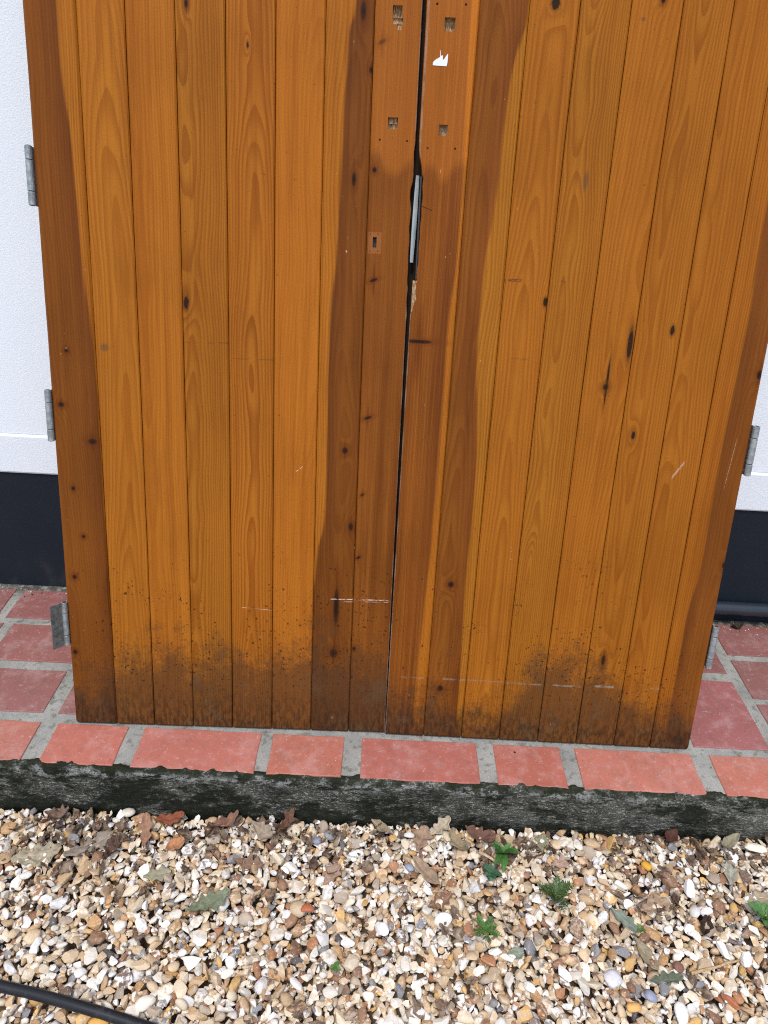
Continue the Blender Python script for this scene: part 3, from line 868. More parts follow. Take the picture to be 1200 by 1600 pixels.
cutsL8 = [(-0.0560, -0.0375, 1.5415, 1.5630, 0.013), (-0.0545, -0.0355, 1.5310, 1.5415, 0.004), (-0.0465, -0.0380, 1.5215, 1.5310, 0.0018),
          (-0.0560, -0.0365, 1.3585, 1.3705, 0.009), (-0.0555, -0.0370, 1.3490, 1.3585, 0.005),
          (-0.0728, -0.0690, 1.3272, 1.3310, 0.006), (-0.0184, -0.0147, 1.3274, 1.3311, 0.006),
          (-0.0768, -0.0690, 1.1270, 1.1475, 0.013),
          (-0.0835, -0.0815, 1.1516, 1.1537, 0.004), (-0.0675, -0.0655, 1.1522, 1.1543, 0.004), (-0.0828, -0.0808, 1.1182, 1.1203, 0.004), (-0.0670, -0.0650, 1.1190, 1.1211, 0.004)]
eR8 = [(0.98, 0.0), (1.0, 0.001), (1.02, -0.0012), (1.05, 0.0), (1.066, -0.0015), (1.09, -0.0012), (1.12, -0.0022), (1.142, -0.0012), (1.17, -0.0035), (1.203, -0.001), (1.225, -0.0045), (1.239, -0.0045), (1.255, -0.001), (1.269, -0.0005), (1.31, -0.0015), (1.33, 0.0)]
for k, sp in enumerate(specL):
    sp = dict(sp); ul, ur = UL[k] + GAP, UL[k + 1] - GAP
    if k == 7: ur += 0.0006; sp['worn'] = ur
    mat = wood('varnished pine', (ul + ur) / 2, 3.7 * k + 1.3, dirt=DIRT_L, **sp)
    bm = plank_mesh(ul, ur, 0.0005 if k % 2 else 0.0, TOP, cuts=cutsL8 if k == 7 else (), eR=eR8 if k == 7 else None, chr_=0.0008 if k == 7 else None, seed=k + 1, tongue=k < 7,
                    ch=0.0042 if k == 0 else 0.0024, rl=0.006 if k == 0 else 0.0)
    from_bm('plank', bm, [mat, M_RAW], dl)
for s in (0.28, 1.02, 1.80):
    bm = bmesh.new(); box(bm, -0.74, -0.02, 0.0225, 0.046, s - 0.06, s + 0.06, 0.004, 1)
    from_bm('ledge', bm, [M_BACK], dl)
bm = bmesh.new(); box(bm, -0.03, 0.022, 0.0228, 0.040, 0.02, TOP - 0.02)  # added backing: hides the lit wall so the gap between doors stays dark
from_bm('seam_backing', bm, [M_SEAM_DARK], dl)
hinge(dl, -0.7655, 1.1745, 1.2845, -1)
hinge(dl, -0.7635, 0.6950, 0.8055, -1)
hinge(dl, -0.7625, 0.2080, 0.3150, -1, leaf=(0.036, R(-34)))
# lock: bright face plate in the edge of the left door
V, F = [], []
for i in range(13):
    t = i / 12
    yb = -0.0045 * math.sin(math.pi * min(1.0, t * 1.05)) ** 1.5
    wl = 0.0068 + 0.0026 * math.sin(math.pi * t)
    for x_, y_ in ((-wl, yb), (-0.0006, yb), (0.0, yb + 0.0006), (0.0, yb + 0.0030), (-wl, yb + 0.0030)):
        V.append((x_ + 0.0012 * math.sin(2.2 * t), y_, 0.1665 * t))
for i in range(12):
    for j in range(5): F.append((i * 5 + j, i * 5 + (j + 1) % 5, i * 5 + 5 + (j + 1) % 5, i * 5 + 5 + j))
F += [tuple(reversed(range(5))), tuple(range(60, 65))]
lp = from_pd('lock_plate', V, F, [M_LOCK], dl); lp.location = (0.0086, 0.0030, 1.1015); lp.rotation_euler = (0, R(0.9), R(8))
bm = bmesh.new(); box(bm, -0.0085, 0.0085, 0.0, 0.010, 0.0, 0.021, 0.003, 2)
kb = from_bm('keyhole_lining', bm, [M_IRON], dl); kb.location = (-0.0729, 0.0105, 1.1268)

# ---- right door
dr = thing('wooden_door', 'varnished pine plank door with a white paper scrap and a splintered lock edge', 'door', group='varnished plank doors leaning side by side')
dr.matrix_world = door_matrix(R(-0.1638), R(14.123), (0.0013, -0.0013, 0.003))
gr_ = [(0.0, 1.279), (0.0063, 1.2773), (0.0233, 1.2862), (0.036, 1.272), (0.0483, 1.2562), (0.062, 1.270), (0.074, 1.2842), (0.1, 1.288)]
UR = [0.0012, 0.0967, 0.1898, 0.2833, 0.3786, 0.4741, 0.5682, 0.6575, 0.7534]
SCF = (0.24, 0.21, 0.16)
specR = [
 dict(px=-0.11, d0=0.02, tilt=0.004, freq=330, heart=[(0.0821, 2.05), (0.0821, 1.5693), (0.0882, 1.3553), (0.0902, 1.2408), (0.091, 1.1209), (0.0838, 0.9947), (0.0852, 0.7239), (0.0816, 0.5777), (0.0764, 0.4236), (0.0703, 0.1764), (0.0695, 0.0)], heart_side=-1, fine=0.8, ring=0.5, dark=(0.190, 0.055, 0.0090),
      knots=[(0.0243, 0.9448, 0.030, 0.0045, 'k')], ghosts=[(0, 0, gr_)], streaks=[(0.06, 0.158, 0.03, 0.0, 0.004, SCF, 0.35, 50), (0.035, 0.72, 0.03, 1.5, 0.0014, (0.06, 0.02, 0.008), 0.7, 40), (0.02, 1.205, 0.014, -0.35, 0.0012, (0.03, 0.012, 0.006), 0.9, 10)]),
 dict(px=-0.02, d0=0.025, tilt=0.016, heart=[(0.19, 2.05), (0.1874, 1.5538), (0.1799, 1.5118), (0.1628, 1.3813), (0.1566, 1.1849), (0.1474, 1.0742), (0.1472, 0.9721), (0.156, 0.8118), (0.1676, 0.5825), (0.1661, 0.4286), (0.1706, 0.2667), (0.175, 0.0)], heart_side=-1, dark=(0.180, 0.052, 0.0085), ring=0.6,
      knots=[(0.1327, 0.403, 0.0075, 0.0085, 'k'), (0.1289, 0.1332, 0.0085, 0.009, 'k'), (0.144, 0.222, 0.010, 0.006, 'fleck')], streaks=[(0.16, 0.159, 0.03, 0.0, 0.0035, SCF, 0.6, 40)]),
 dict(px=0.0, d0=0.018, tilt=0.020, tone=0.97, ring=0.55, knots=[(0.2371, 1.5686, 0.0085, 0.0115, 'pitch'), (0.2790, 1.0382, 0.0045, 0.0095, 'pitch')],
      streaks=[(0.235, 0.1586, 0.045, -0.02, 0.003, SCF, 0.5, 40), (0.178, 1.0755, 0.016, 0.0, 0.0045, (0.04, 0.02, 0.01), 0.8, 120), (0.212, 1.077, 0.016, 0.03, 0.0045, (0.04, 0.02, 0.01), 0.8, 120), (0.235, 0.92, 0.02, 0.0, 0.003, (0.12, 0.05, 0.02), 0.4, 60)]),
 dict(px=-0.022, d0=0.016, tilt=0.014, wob=0.11, tone=0.93, ring=0.62, knots=[(0.332, 1.27, 0.006, 0.02, 'fleck')], streaks=[(0.33, 0.157, 0.045, -0.01, 0.0032, SCF, 0.6, 40), (0.311, 1.08, 0.006, 0.0, 0.003, (0.08, 0.035, 0.012), 0.6, 60)]),
 dict(px=0.06, d0=0.04, tilt=0.03, wob=0.05, tone=0.98, ring=0.45, knots=[(0.4033, 1.5508, 0.0059, 0.0051, 'fleck'), (0.4352, 1.5832, 0.0047, 0.0061, 'k'), (0.4655, 0.9628, 0.0055, 0.034, 'pitch'), (0.4284, 0.8809, 0.0028, 0.052, 'pitch'), (0.427, 0.8714, 0.0065, 0.008, 'k')], streaks=[(0.425, 0.1575, 0.045, -0.01, 0.0035, SCF, 0.75, 40)]),
 dict(px=-0.012, d0=0.05, tilt=-0.026, wob=0.05, tone=0.92, ring=0.58, knots=[(0.549, 0.9944, 0.0048, 0.0105, 'pitch'), (0.5007, 0.7718, 0.0045, 0.0105, 'pitch'), (0.5098, 0.2308, 0.005, 0.014, 'k')], streaks=[(0.522, 0.1605, 0.025, 0.0, 0.0042, SCF, 0.85, 40)]),
 dict(px=-0.03, d0=0.028, tilt=0.016, wob=0.075, tone=0.90, ring=0.5, streaks=[(0.645, 0.163, 0.012, 0.0, 0.006, SCF, 0.5, 40), (0.61, 0.70, 0.012, 1.6, 0.006, SCR, 0.5, 260)]),
 dict(px=0.05, d0=0.02, tilt=0.012, tone=0.90, heart=[(0.6946, 2.05), (0.6946, 1.1518), (0.7005, 1.0075), (0.6984, 0.8408), (0.6983, 0.6118), (0.7012, 0.4901), (0.6889, 0.3295), (0.6913, 0.0)], heart_side=1, dark=(0.165, 0.050, 0.0085),
      knots=[(0.7472, 0.914, 0.006, 0.010, 'k'), (0.751, 0.4851, 0.0045, 0.008, 'k'), (0.7218, 0.0242, 0.0165, 0.016, 'k')], streaks=[(0.722, 0.72, 0.004, 14.0, 0.012, SCR, 0.5, 240)]),
]
cutsR1 = [(0.0335, 0.0535, 1.5135, 1.5365, 0.012), (0.0358, 0.0532, 1.3360, 1.3560, 0.012),
          (0.0155, 0.0195, 1.5550, 1.5590, 0.006), (0.0691, 0.0731, 1.5565, 1.5605, 0.006), (0.0145, 0.0183, 1.3114, 1.3152, 0.006), (0.0684, 0.0722, 1.3130, 1.3168, 0.006)]
eL1 = [(0.999, 0.0), (1.004, 0.0030), (1.010, 0.0050), (1.018, 0.0058), (1.0295, 0.0105), (1.050, 0.0088), (1.067, 0.0096), (1.080, 0.0082), (1.092, 0.0088), (1.100, 0.0104), (1.117, 0.0098), (1.130, 0.0088), (1.1475, 0.0102), (1.160, 0.0090), (1.172, 0.0096), (1.190, 0.0108), (1.208, 0.0096), (1.225, 0.0108), (1.243, 0.0094), (1.2604, 0.0096), (1.268, 0.0066), (1.281, 0.0052), (1.295, 0.0014), (1.3058, -0.0008), (1.33, -0.0026), (1.55, -0.0036), (2.045, -0.0040), (2.0499, 0.0)]
for k, sp in enumerate(specR):
    sp = dict(sp); ul, ur = UR[k] + GAP, UR[k + 1] - GAP
    if k == 0: ul -= 0.0002; sp['worn'] = ul
    mat = wood('varnished pine', (ul + ur) / 2, 4.1 * k + 41.7, dirt=DIRT_R, **sp)
    bm = plank_mesh(ul, ur, 0.0005 if k % 2 else 0.0, TOP, cuts=cutsR1 if k == 0 else (), eL=eL1 if k == 0 else None, chl=0.0008 if k == 0 else None, seed=k + 31, tongue=k < 7, rr=0.010 if k == 7 else 0.0)
    from_bm('plank', bm, [mat, M_RAW], dr)
for s in (0.28, 1.02, 1.80):
    bm = bmesh.new(); box(bm, 0.03, 0.735, 0.0225, 0.046, s - 0.06, s + 0.06, 0.004, 1)
    from_bm('ledge', bm, [M_BACK], dr)
hinge(dr, 0.7625, 0.6965, 0.8055, 1)
hinge(dr, 0.7615, 0.2250, 0.3330, 1)
bm = bmesh.new(); box(bm, -0.0015, 0.0015, 0.0, 0.012, 0.0, 0.195, 0.0004, 1)
kp = from_bm('strike_plate', bm, [M_IRON], dr); kp.location = (0.0095, 0.0055, 1.068); kp.rotation_euler = (0, R(-0.6), 0)
bm = bmesh.new(); box(bm, 0.003, 0.0125, 0.0055, 0.018, 0.995, 1.066)
from_bm('splintered_rebate', bm, [M_RAW], dr)
pts = [(0.0163, 1.456), (0.030, 1.4555), (0.0425, 1.4555), (0.0438, 1.462), (0.0441, 1.4765), (0.0425, 1.4755), (0.0395, 1.471), (0.0365, 1.4665), (0.0345, 1.4665), (0.0345, 1.4725), (0.0325, 1.4735), (0.0305, 1.4712), (0.0290, 1.4815), (0.0283, 1.4815), (0.0292, 1.4705), (0.0255, 1.4680), (0.0225, 1.4665), (0.0185, 1.4635), (0.0162, 1.4605)]
bm = bmesh.new()
f = bm.faces.new([bm.verts.new((a, -0.0008, b)) for a, b in pts])
ext = bmesh.ops.extrude_face_region(bm, geom=[f])
bmesh.ops.translate(bm, verts=[g for g in ext['geom'] if isinstance(g, bmesh.types.BMVert)], vec=(0, 0.0006, 0))
bmesh.ops.recalc_face_normals(bm, faces=bm.faces[:])
from_bm('paper_scrap', bm, [M_PAPER], dr)

# ================================================================== SMALL THINGS ON THE GRAVEL
# ---- black hose
m = Mat('black rubber hose', 0.5, 0.4)
n1 = m.noise(scale=60, detail=5, rough=0.7)
m.color(m.mix(n1.step(0.5, 0.75), (0.008, 0.009, 0.012), (0.030, 0.031, 0.034)))
m.bump(n1, 0.0006, 0.4)
HR = 0.0102
ctrl = [(-1.5, -0.415), (-1.25, -0.455), (-0.992, -0.495), (-0.725, -0.533), (-0.646, -0.546), (-0.552, -0.566), (-0.462, -0.585), (-0.379, -0.606), (-0.212, -0.652), (0.0, -0.69), (0.25, -0.77)]
path = smoothpath([(x, y, gz(x, y, 0.02, 0.85) + HR * 0.75) for x, y in ctrl], 10)
V, F = tube_mesh(path, HR, 16)
hose = from_pd('hose', V, F, [m.m], None, True)
tag(hose, 'black rubber hose lying across the gravel in the bottom corner', 'hose')

# ---- single stones that stand out
m = Mat('single stone', 0.55, 0.4)
oc, rnd = m.objcolor()
n1 = m.noise(m.vec(m.x + rnd * 9.0, m.y, m.z), scale=110, detail=4, rough=0.6); n2 = m.noise(scale=600, detail=3)
c = m.mix(n1.step(0.45, 0.7) * 0.4, oc, m.scale(oc, 0.65))
c = m.mix(n2.step(0.55, 0.75) * 0.25, c, (0.75, 0.70, 0.62))
m.color(c); m.bump(n2 + n1, 0.001, 0.5)
M_STONE = m.m
RS = np.random.default_rng(77)
def stone(x, y, a, b, c, yaw, col, label, angular=False, square=False):
    if square:
        v = ICO2[0].copy(); q = np.abs(v) ** 5
        v = v / (q.sum(1, keepdims=True) ** 0.2)
        v += 0.04 * np.sin(v[:, [1, 2, 0]] * 3.1)
    else:
        v = stone_shape(RS, ICO2[0], angular)
    v = (v * np.array([a, b, c]) / 2) @ rotm(yaw, RS.uniform(0, 6), 0.12).T
    o = from_pd('stone', v.tolist(), ICO2[1].tolist(), [M_STONE], None, not angular)
    o.location = (x, y, gz(x, y, max(a, b) * 0.45, 0.80) + c * 0.28)
    o.color = (*[float(t) for t in col], 1)
    tag(o, label, 'stone', 'single stones that stand out on the gravel')
stone(-0.512, -0.590, 0.042, 0.030, 0.020, 0.1, lin(222, 168, 84), 'large yellow-ochre stone touching the black hose')
stone(0.478, -0.470, 0.034, 0.031, 0.012, 0.45, lin(222, 220, 220), 'flat square pale grey stone', square=True)
stone(0.545, -0.500, 0.027, 0.024, 0.016, -0.3, lin(150, 154, 172), 'rounded bluish grey pebble beside the dark green leaf')
stone(0.617, -0.226, 0.023, 0.016, 0.013, -0.9, lin(224, 164, 44), 'small bright yellow stone near the step at the right', square=True)
stone(-0.602, -0.150, 0.036, 0.024, 0.018, 0.1, lin(224, 214, 196), 'smooth cream oval pebble against the foot of the step')
stone(0.893, -0.168, 0.052, 0.026, 0.018, -0.2, lin(238, 228, 204), 'long cream stone against the step at the far right', angular=True)
stone(-0.145, -0.199, 0.019, 0.021, 0.015, 1.2, lin(140, 140, 156), 'small slate blue pebble near the step', )
stone(0.070, -0.255, 0.024, 0.016, 0.013, -0.6, lin(150, 156, 168), 'blue-grey pebble beside the long tan leaf')
stone(0.505, -0.523, 0.036, 0.020, 0.016, 0.05, lin(226, 172, 100), 'amber oblong stone below the square pale stone')
stone(0.619, -0.442, 0.026, 0.024, 0.016, 0.0, lin(136, 92, 72), 'round red-brown pebble under the dry straw stem')
stone(0.764, -0.424, 0.036, 0.026, 0.020, 0.9, lin(240, 236, 230), 'angular white stone at the end of the straw stem', angular=True)
stone(0.700, -0.505, 0.014, 0.040, 0.014, 0.8, lin(168, 100, 60), 'long thin rust coloured stone', angular=True)
stone(-0.149, -0.362, 0.030, 0.024, 0.015, 0.4, lin(176, 100, 62), 'rust coloured stone with a white end')
stone(0.700, -0.275, 0.044, 0.030, 0.018, 1.0, lin(242, 240, 236), 'white angular stone among gravel on the right side', angular=True)

# ---- dead leaves
m = Mat('dead leaf', 0.75, 0.25)
oc, rnd = m.objcolor()
ox, oy = m.x, m.y
off = m.vec(m.x + rnd * 7.0, m.y + rnd * 3.0, m.z)
n1 = m.noise(off, scale=90, detail=4, rough=0.65); n2 = m.noise(off, scale=420, detail=2)
mid = m.y.abs().step(0.0012, 0.0003)
vein = ((m.x * 1.0 - m.y.abs() * 0.9) * 110.0).fract()
vn = vein.step(0.86, 0.95) * 0.3
c = m.mix(n1.step(0.35, 0.7), m.scale(oc, 0.68), oc)
c = m.mix(n2.step(0.6, 0.72) * 0.5, c, m.scale(oc, 0.45))
c = m.mix(mid * 0.5 + vn, c, m.scale(oc, 1.35))
m.color(c); m.bump(n1 + vn * -1.0, 0.0012, 0.7)
m.b.inputs['Subsurface Weight'].default_value = 0.0
M_LEAF = m.m
RL = random.Random(21)
def leaf_mesh(L, W, lobes, curl, cup, crump, seed, torn=False):
    """oak or plain leaf along +x, with lobed margin, curl and a thin body"""
    nu, nv_ = 30, 9
    V, F = [], []
    for i in range(nu + 1):
        t = i / nu
        prof = (math.sin(math.pi * min(1, t * 0.97 + 0.015)) ** 0.75) * (0.62 + 0.5 * t if lobes else 0.95)
        if lobes:
            prof *= 0.76 + 0.22 * math.cos(2 * math.pi * (lobes * t + 0.15 + 0.12 * noise.noise((t * 3, seed, 1.0)))) * (0.6 + 0.4 * math.sin(math.pi * t))
        for j in range(nv_):
            s_ = -1 + 2 * j / (nv_ - 1)
            pr = prof * (1 + 0.30 * noise.noise((t * 5, s_ * 0.9, seed)) + 0.12 * noise.noise((t * 17, s_ * 0.9, seed)))
            if torn and s_ > 0.2: pr *= 1 - 0.5 * max(0, noise.noise((t * 5, 2.0, seed)) + 0.2)
            x = (t - 0.5) * L + 0.10 * W * abs(s_) * prof
            y = s_ * W * 0.5 * pr
            z = curl * ((t - 0.5) ** 2) * L * 2 + cup * (abs(s_) ** 1.6) * W * 0.5 * pr + 1.35 * crump * L * noise.noise((t * 4.0 + seed, s_ * 1.8, seed * 2.1)) + crump * 0.5 * L * noise.noise((t * 10.0 + seed, s_ * 4, seed))
            V.append((x, y, z))
    for i in range(nu):
        for j in range(nv_ - 1):
            F.append((i * nv_ + j, i * nv_ + j + 1, (i + 1) * nv_ + j + 1, (i + 1) * nv_ + j))
    k = len(V)                                             # underside, half a millimetre down
    V += [(a, b, c - 0.0005) for a, b, c in V]
    F += [tuple(reversed([q + k for q in f_])) for f_ in F]
    rim = [i * nv_ for i in range(nu + 1)]; rim2 = [i * nv_ + nv_ - 1 for i in range(nu + 1)]
    for a, b in zip(rim, rim[1:]): F.append((a, b, b + k, a + k))
    for a, b in zip(rim2, rim2[1:]): F.append((b, a, a + k, b + k))
    return V, F
def leaf(x, y, L, W, yaw, col, label, lobes=4, curl=0.3, cup=0.3, crump=0.09, pitch=0.0, roll=0.0, lift=0.0, torn=False):
    seed = RL.uniform(0, 90)
    V, F = leaf_mesh(L, W, lobes, curl, cup, crump, seed, torn)
    o = from_pd('dead_leaf', V, F, [M_LEAF], None, True)
    o.rotation_euler = (R(roll), R(pitch), R(yaw))
    o.location = (x, y, gz(x, y, L * 0.33, 0.78) + 0.001 + lift)
    o.color = (*[float(t) for t in lin(*col)], 1)
    tag(o, label, 'dead leaf', 'dead leaves scattered on the gravel')
    return o
leaf(-0.775, -0.257, 0.105, 0.075, 20, (176, 164, 138), 'large pale grey-tan oak leaf with cracked surface on the left gravel', 4, 0.1, 0.15)
leaf(-0.762, -0.165, 0.055, 0.040, 10, (134, 110, 92), 'curled brown-grey leaf against the step at the far left', 3, 0.8, 0.9, 0.12, lift=0.006)
leaf(-0.665, -0.231, 0.110, 0.060, 35, (158, 144, 128), 'grey oak leaf with ragged edge lying over brown leaf bits', 4, 0.2, 0.2, 0.07)
leaf(-0.610, -0.245, 0.060, 0.042, 80, (98, 74, 62), 'crumpled dark brown leaf beside the ragged grey leaf', 4, 0.6, 0.5, 0.16, lift=0.004)
leaf(-0.545, -0.195, 0.078, 0.040, 100, (164, 124, 98), 'tan pointed leaf standing up over a dark hollow', 3, 0.3, 0.5, 0.06, pitch=-22, lift=0.010)
leaf(-0.500, -0.160, 0.070, 0.045, 15, (150, 88, 62), 'rust red oak leaf against the foot of the step', 4, 0.4, 0.4, 0.10, lift=0.006)
leaf(-0.470, -0.222, 0.046, 0.036, 40, (192, 136, 96), 'orange-tan cupped leaf piece below the rust red leaf', 0, 0.3, 0.4, 0.06, lift=0.004)
leaf(-0.491, -0.293, 0.060, 0.048, 15, (164, 158, 130), 'pale grey-green leaf fragment among the left gravel', 3, 0.1, 0.1, 0.05)
leaf(-0.363, -0.357, 0.092, 0.056, 30, (132, 138, 110), 'large olive green-grey oak leaf alone on the gravel', 5, 0.35, 0.4, 0.07, lift=0.004)
leaf(-0.367, -0.165, 0.070, 0.040, 30, (150, 112, 92), 'curled russet leaf touching the step, left of the centre', 4, 0.7, 0.7, 0.13, lift=0.006)
leaf(-0.275, -0.185, 0.064, 0.052, -35, (168, 150, 128), 'pale tan lobed leaf propped near the step', 3, 0.3, 0.3, 0.09, roll=15, lift=0.005)
leaf(-0.222, -0.168, 0.060, 0.036, 60, (118, 86, 66), 'dark brown curled leaf against the step', 4, 0.9, 0.9, 0.14, lift=0.006)
leaf(-0.294, -0.262, 0.070, 0.046, -10, (146, 116, 94), 'crumpled mid brown leaf with torn edge on the gravel', 4, 0.4, 0.4, 0.14, torn=True)
leaf(-0.105, -0.275, 0.060, 0.046, 60, (178, 148, 126), 'small pinkish tan lobed leaf', 3, 0.1, 0.2, 0.07)
leaf(0.003, -0.160, 0.056, 0.024, -35, (164, 148, 118), 'narrow khaki leaf leaning against the step', 0, 0.3, 0.5, 0.05, lift=0.006)
leaf(0.099, -0.182, 0.070, 0.056, 70, (172, 142, 116), 'broad tan oak leaf with pale midrib near the step', 3, 0.2, 0.25, 0.08, lift=0.003)
leaf(0.147, -0.158, 0.060, 0.046, 35, (190, 174, 148), 'pale straw coloured leaf standing against the step', 3, 0.4, 0.4, 0.10, pitch=-25, lift=0.012)
leaf(0.236, -0.172, 0.074, 0.050, -20, (122, 88, 74), 'dark reddish brown oak leaf against the step', 4, 0.5, 0.5, 0.11, lift=0.006)
leaf(0.186, -0.192, 0.060, 0.044, 130, (160, 142, 112), 'olive tan curled leaf beneath the pale straw leaf', 3, 0.6, 0.6, 0.12, lift=0.003)
leaf(0.106, -0.267, 0.085, 0.033, -48, (166, 142, 116), 'long smooth oval tan leaf', 0, 0.25, 0.25, 0.025, lift=0.006)
leaf(0.419, -0.228, 0.048, 0.040, 20, (186, 158, 138), 'small pale pink-brown star shaped leaf', 3, 0.2, 0.2, 0.07, lift=0.003)
leaf(0.387, -0.176, 0.050, 0.042, 80, (150, 146, 116), 'small grey-green leaf near the step on the right', 3, 0.2, 0.2, 0.08)
leaf(0.532, -0.352, 0.068, 0.042, -48, (132, 142, 126), 'bluish grey-green flat leaf', 3, 0.1, 0.15, 0.04, lift=0.003)
leaf(0.603, -0.324, 0.075, 0.060, 20, (174, 148, 122), 'broad light brown leaf beside the bluish leaf', 4, 0.2, 0.2, 0.06)
leaf(0.823, -0.170, 0.064, 0.030, 30, (158, 148, 122), 'curved khaki leaf by the step near the long cream stone', 0, 0.7, 0.7, 0.08, lift=0.008)
leaf(0.583, -0.471, 0.070, 0.036, 8, (108, 116, 94), 'dark green-grey leaf lying between pebbles', 4, 0.2, 0.3, 0.07, lift=0.003)
leaf(0.560, -0.420, 0.070, 0.030, -65, (158, 144, 116), 'long dull tan leaf above the dark green-grey leaf', 0, 0.2, 0.3, 0.05)
leaf(0.841, -0.292, 0.070, 0.055, 10, (172, 156, 130), 'broad sandy leaf beside the bright weed at the edge', 3, 0.1, 0.1, 0.06)
leaf(0.810, -0.232, 0.065, 0.050, 70, (168, 164, 146), 'pale grey papery leaf on the right gravel', 3, 0.1, 0.2, 0.07)
leaf(0.287, -0.431, 0.036, 0.026, 10, (142, 150, 128), 'tiny grey-green leaf fragment', 0, 0.2, 0.2, 0.05)
leaf(0.690, -0.160, 0.044, 0.030, 40, (92, 58, 46), 'small dark maroon curled leaf on the step edge side', 0, 0.9, 0.7, 0.12, lift=0.008)
leaf(0.135, -0.330, 0.060, 0.040, 30, (148, 114, 92), 'dull brown crumpled leaf below the long oval leaf', 4, 0.4, 0.4, 0.14)
leaf(0.70, -0.365, 0.050, 0.036, 60, (64, 46, 36), 'black-brown rotted leaf in a hollow of the gravel', 3, 0.5, 0.5, 0.14)
# leaf on the tiles by the wall
o = leaf(1.075, 0.49, 0.040, 0.026, 20, (60, 50, 40), 'small dark dead leaf on the tiles beside the pipe', 0, 0.6, 0.6, 0.12)
o.location.z = 0.006

# leaf crumbs: nobody could count them
V, F = [], []
Rc = random.Random(9)
for q in range(1300):
    big_ = q % 3 == 0
    x = Rc.uniform(-1.0, 1.0)
    if Rc.random() < 0.62: y = -0.150 - abs(Rc.gauss(0, 0.055))
    else: y = Rc.uniform(-0.62, -0.15)
    if noise.noise((x * 3.5, y * 5, 2.0)) < (-0.12 if y > -0.26 else 0.08): continue
    L = Rc.uniform(0.014, 0.034) if big_ else Rc.uniform(0.004, 0.012)
    z = gz(x, y, L * 0.4, 0.74) + 0.003
    e = Euler((Rc.uniform(-0.8, 0.8), Rc.uniform(-0.8, 0.8), Rc.uniform(0, 6.28))).to_matrix()
    cu, cv = Rc.uniform(0.2, 1.4), Rc.uniform(-0.5, 0.9); wd = Rc.uniform(0.35, 0.8)
    nu_, nw = (6, 4) if big_ else (2, 2)
    k = len(V); sd_ = Rc.uniform(0, 99)
    for side in (0.0, -0.0004):
        for i in range(nu_ + 1):
            for j in range(nw + 1):
                u_ = i / nu_ - 0.5; v_ = j / nw - 0.5
                ed = 1 + 0.5 * noise.noise((u_ * 4 + sd_, v_ * 4, 0.5))
                wv = wd * (1.15 - 1.6 * abs(u_)) * ed
                p = Vector((u_ * L * ed, v_ * L * wv, L * (cu * v_ * v_ * wd + cv * u_ * u_ + 0.16 * noise.noise((u_ * 3 + sd_, v_ * 3, 7.0)))))
                V.append(Vector((x, y, z + side)) + e @ p)
    m_ = nw + 1; n_ = (nu_ + 1) * m_
    for i in range(nu_):
        for j in range(nw):
            a_ = k + i * m_ + j
            F.append((a_, a_ + m_, a_ + m_ + 1, a_ + 1)); F.append((a_ + n_, a_ + n_ + 1, a_ + n_ + m_ + 1, a_ + n_ + m_))
m = Mat('leaf crumbs', 0.85, 0.2)
m.color(m.mix(m.noise(scale=38, detail=4, rough=0.65).step(0.34, 0.66), (0.07, 0.042, 0.028), (0.30, 0.215, 0.145)))
lc = from_pd('leaf_litter', V, F, [m.m]); lc['kind'] = 'stuff'; lc['label'] = 'brown leaf crumbs among the gravel'

# ---- twigs
m = Mat('twig', 0.8, 0.2)
oc, rnd = m.objcolor(); n1 = m.noise(m.vec(m.x, m.y, m.z), scale=200, detail=3)
m.color(m.mix(n1.step(0.4, 0.7), oc, m.scale(oc, 0.6)))
def twig(p, q, r, col, label, bend=0.004):
    pts = []
    for i in range(8):
        t = i / 7
        x = p[0] + (q[0] - p[0]) * t; y = p[1] + (q[1] - p[1]) * t
        z = max(gz(p[0], p[1], 0.008, .8) * (1 - t) + gz(q[0], q[1], 0.008, .8) * t, gz(x, y, 0.004, 0.55)) + r + 0.001
        pts.append((x + bend * math.sin(t * 7), y + bend * math.cos(t * 5), z))
    V, F = tube_mesh(pts, [r * (1 - 0.35 * i / 7) for i in range(8)], 7)
    o = from_pd('twig', V, F, [m.m], None, True); o.color = (*[float(t) for t in lin(*col)], 1)
    tag(o, label, 'twig', 'twigs on the gravel')
twig((0.640, -0.457), (0.752, -0.424), 0.0034, (196, 166, 122), 'pale dry straw stem ending at the angular white stone', 0.001)
twig((0.335, -0.226), (0.386, -0.199), 0.0026, (92, 74, 60), 'short dark twig right of the broad leaved weed')
twig((0.232, -0.212), (0.310, -0.253), 0.0038, (206, 182, 146), 'pale buff stalk under the broad leaved weed', 0.002)
twig((0.25, -0.345), (0.30, -0.40), 0.0026, (170, 148, 118), 'thin tan twig between the small weeds')

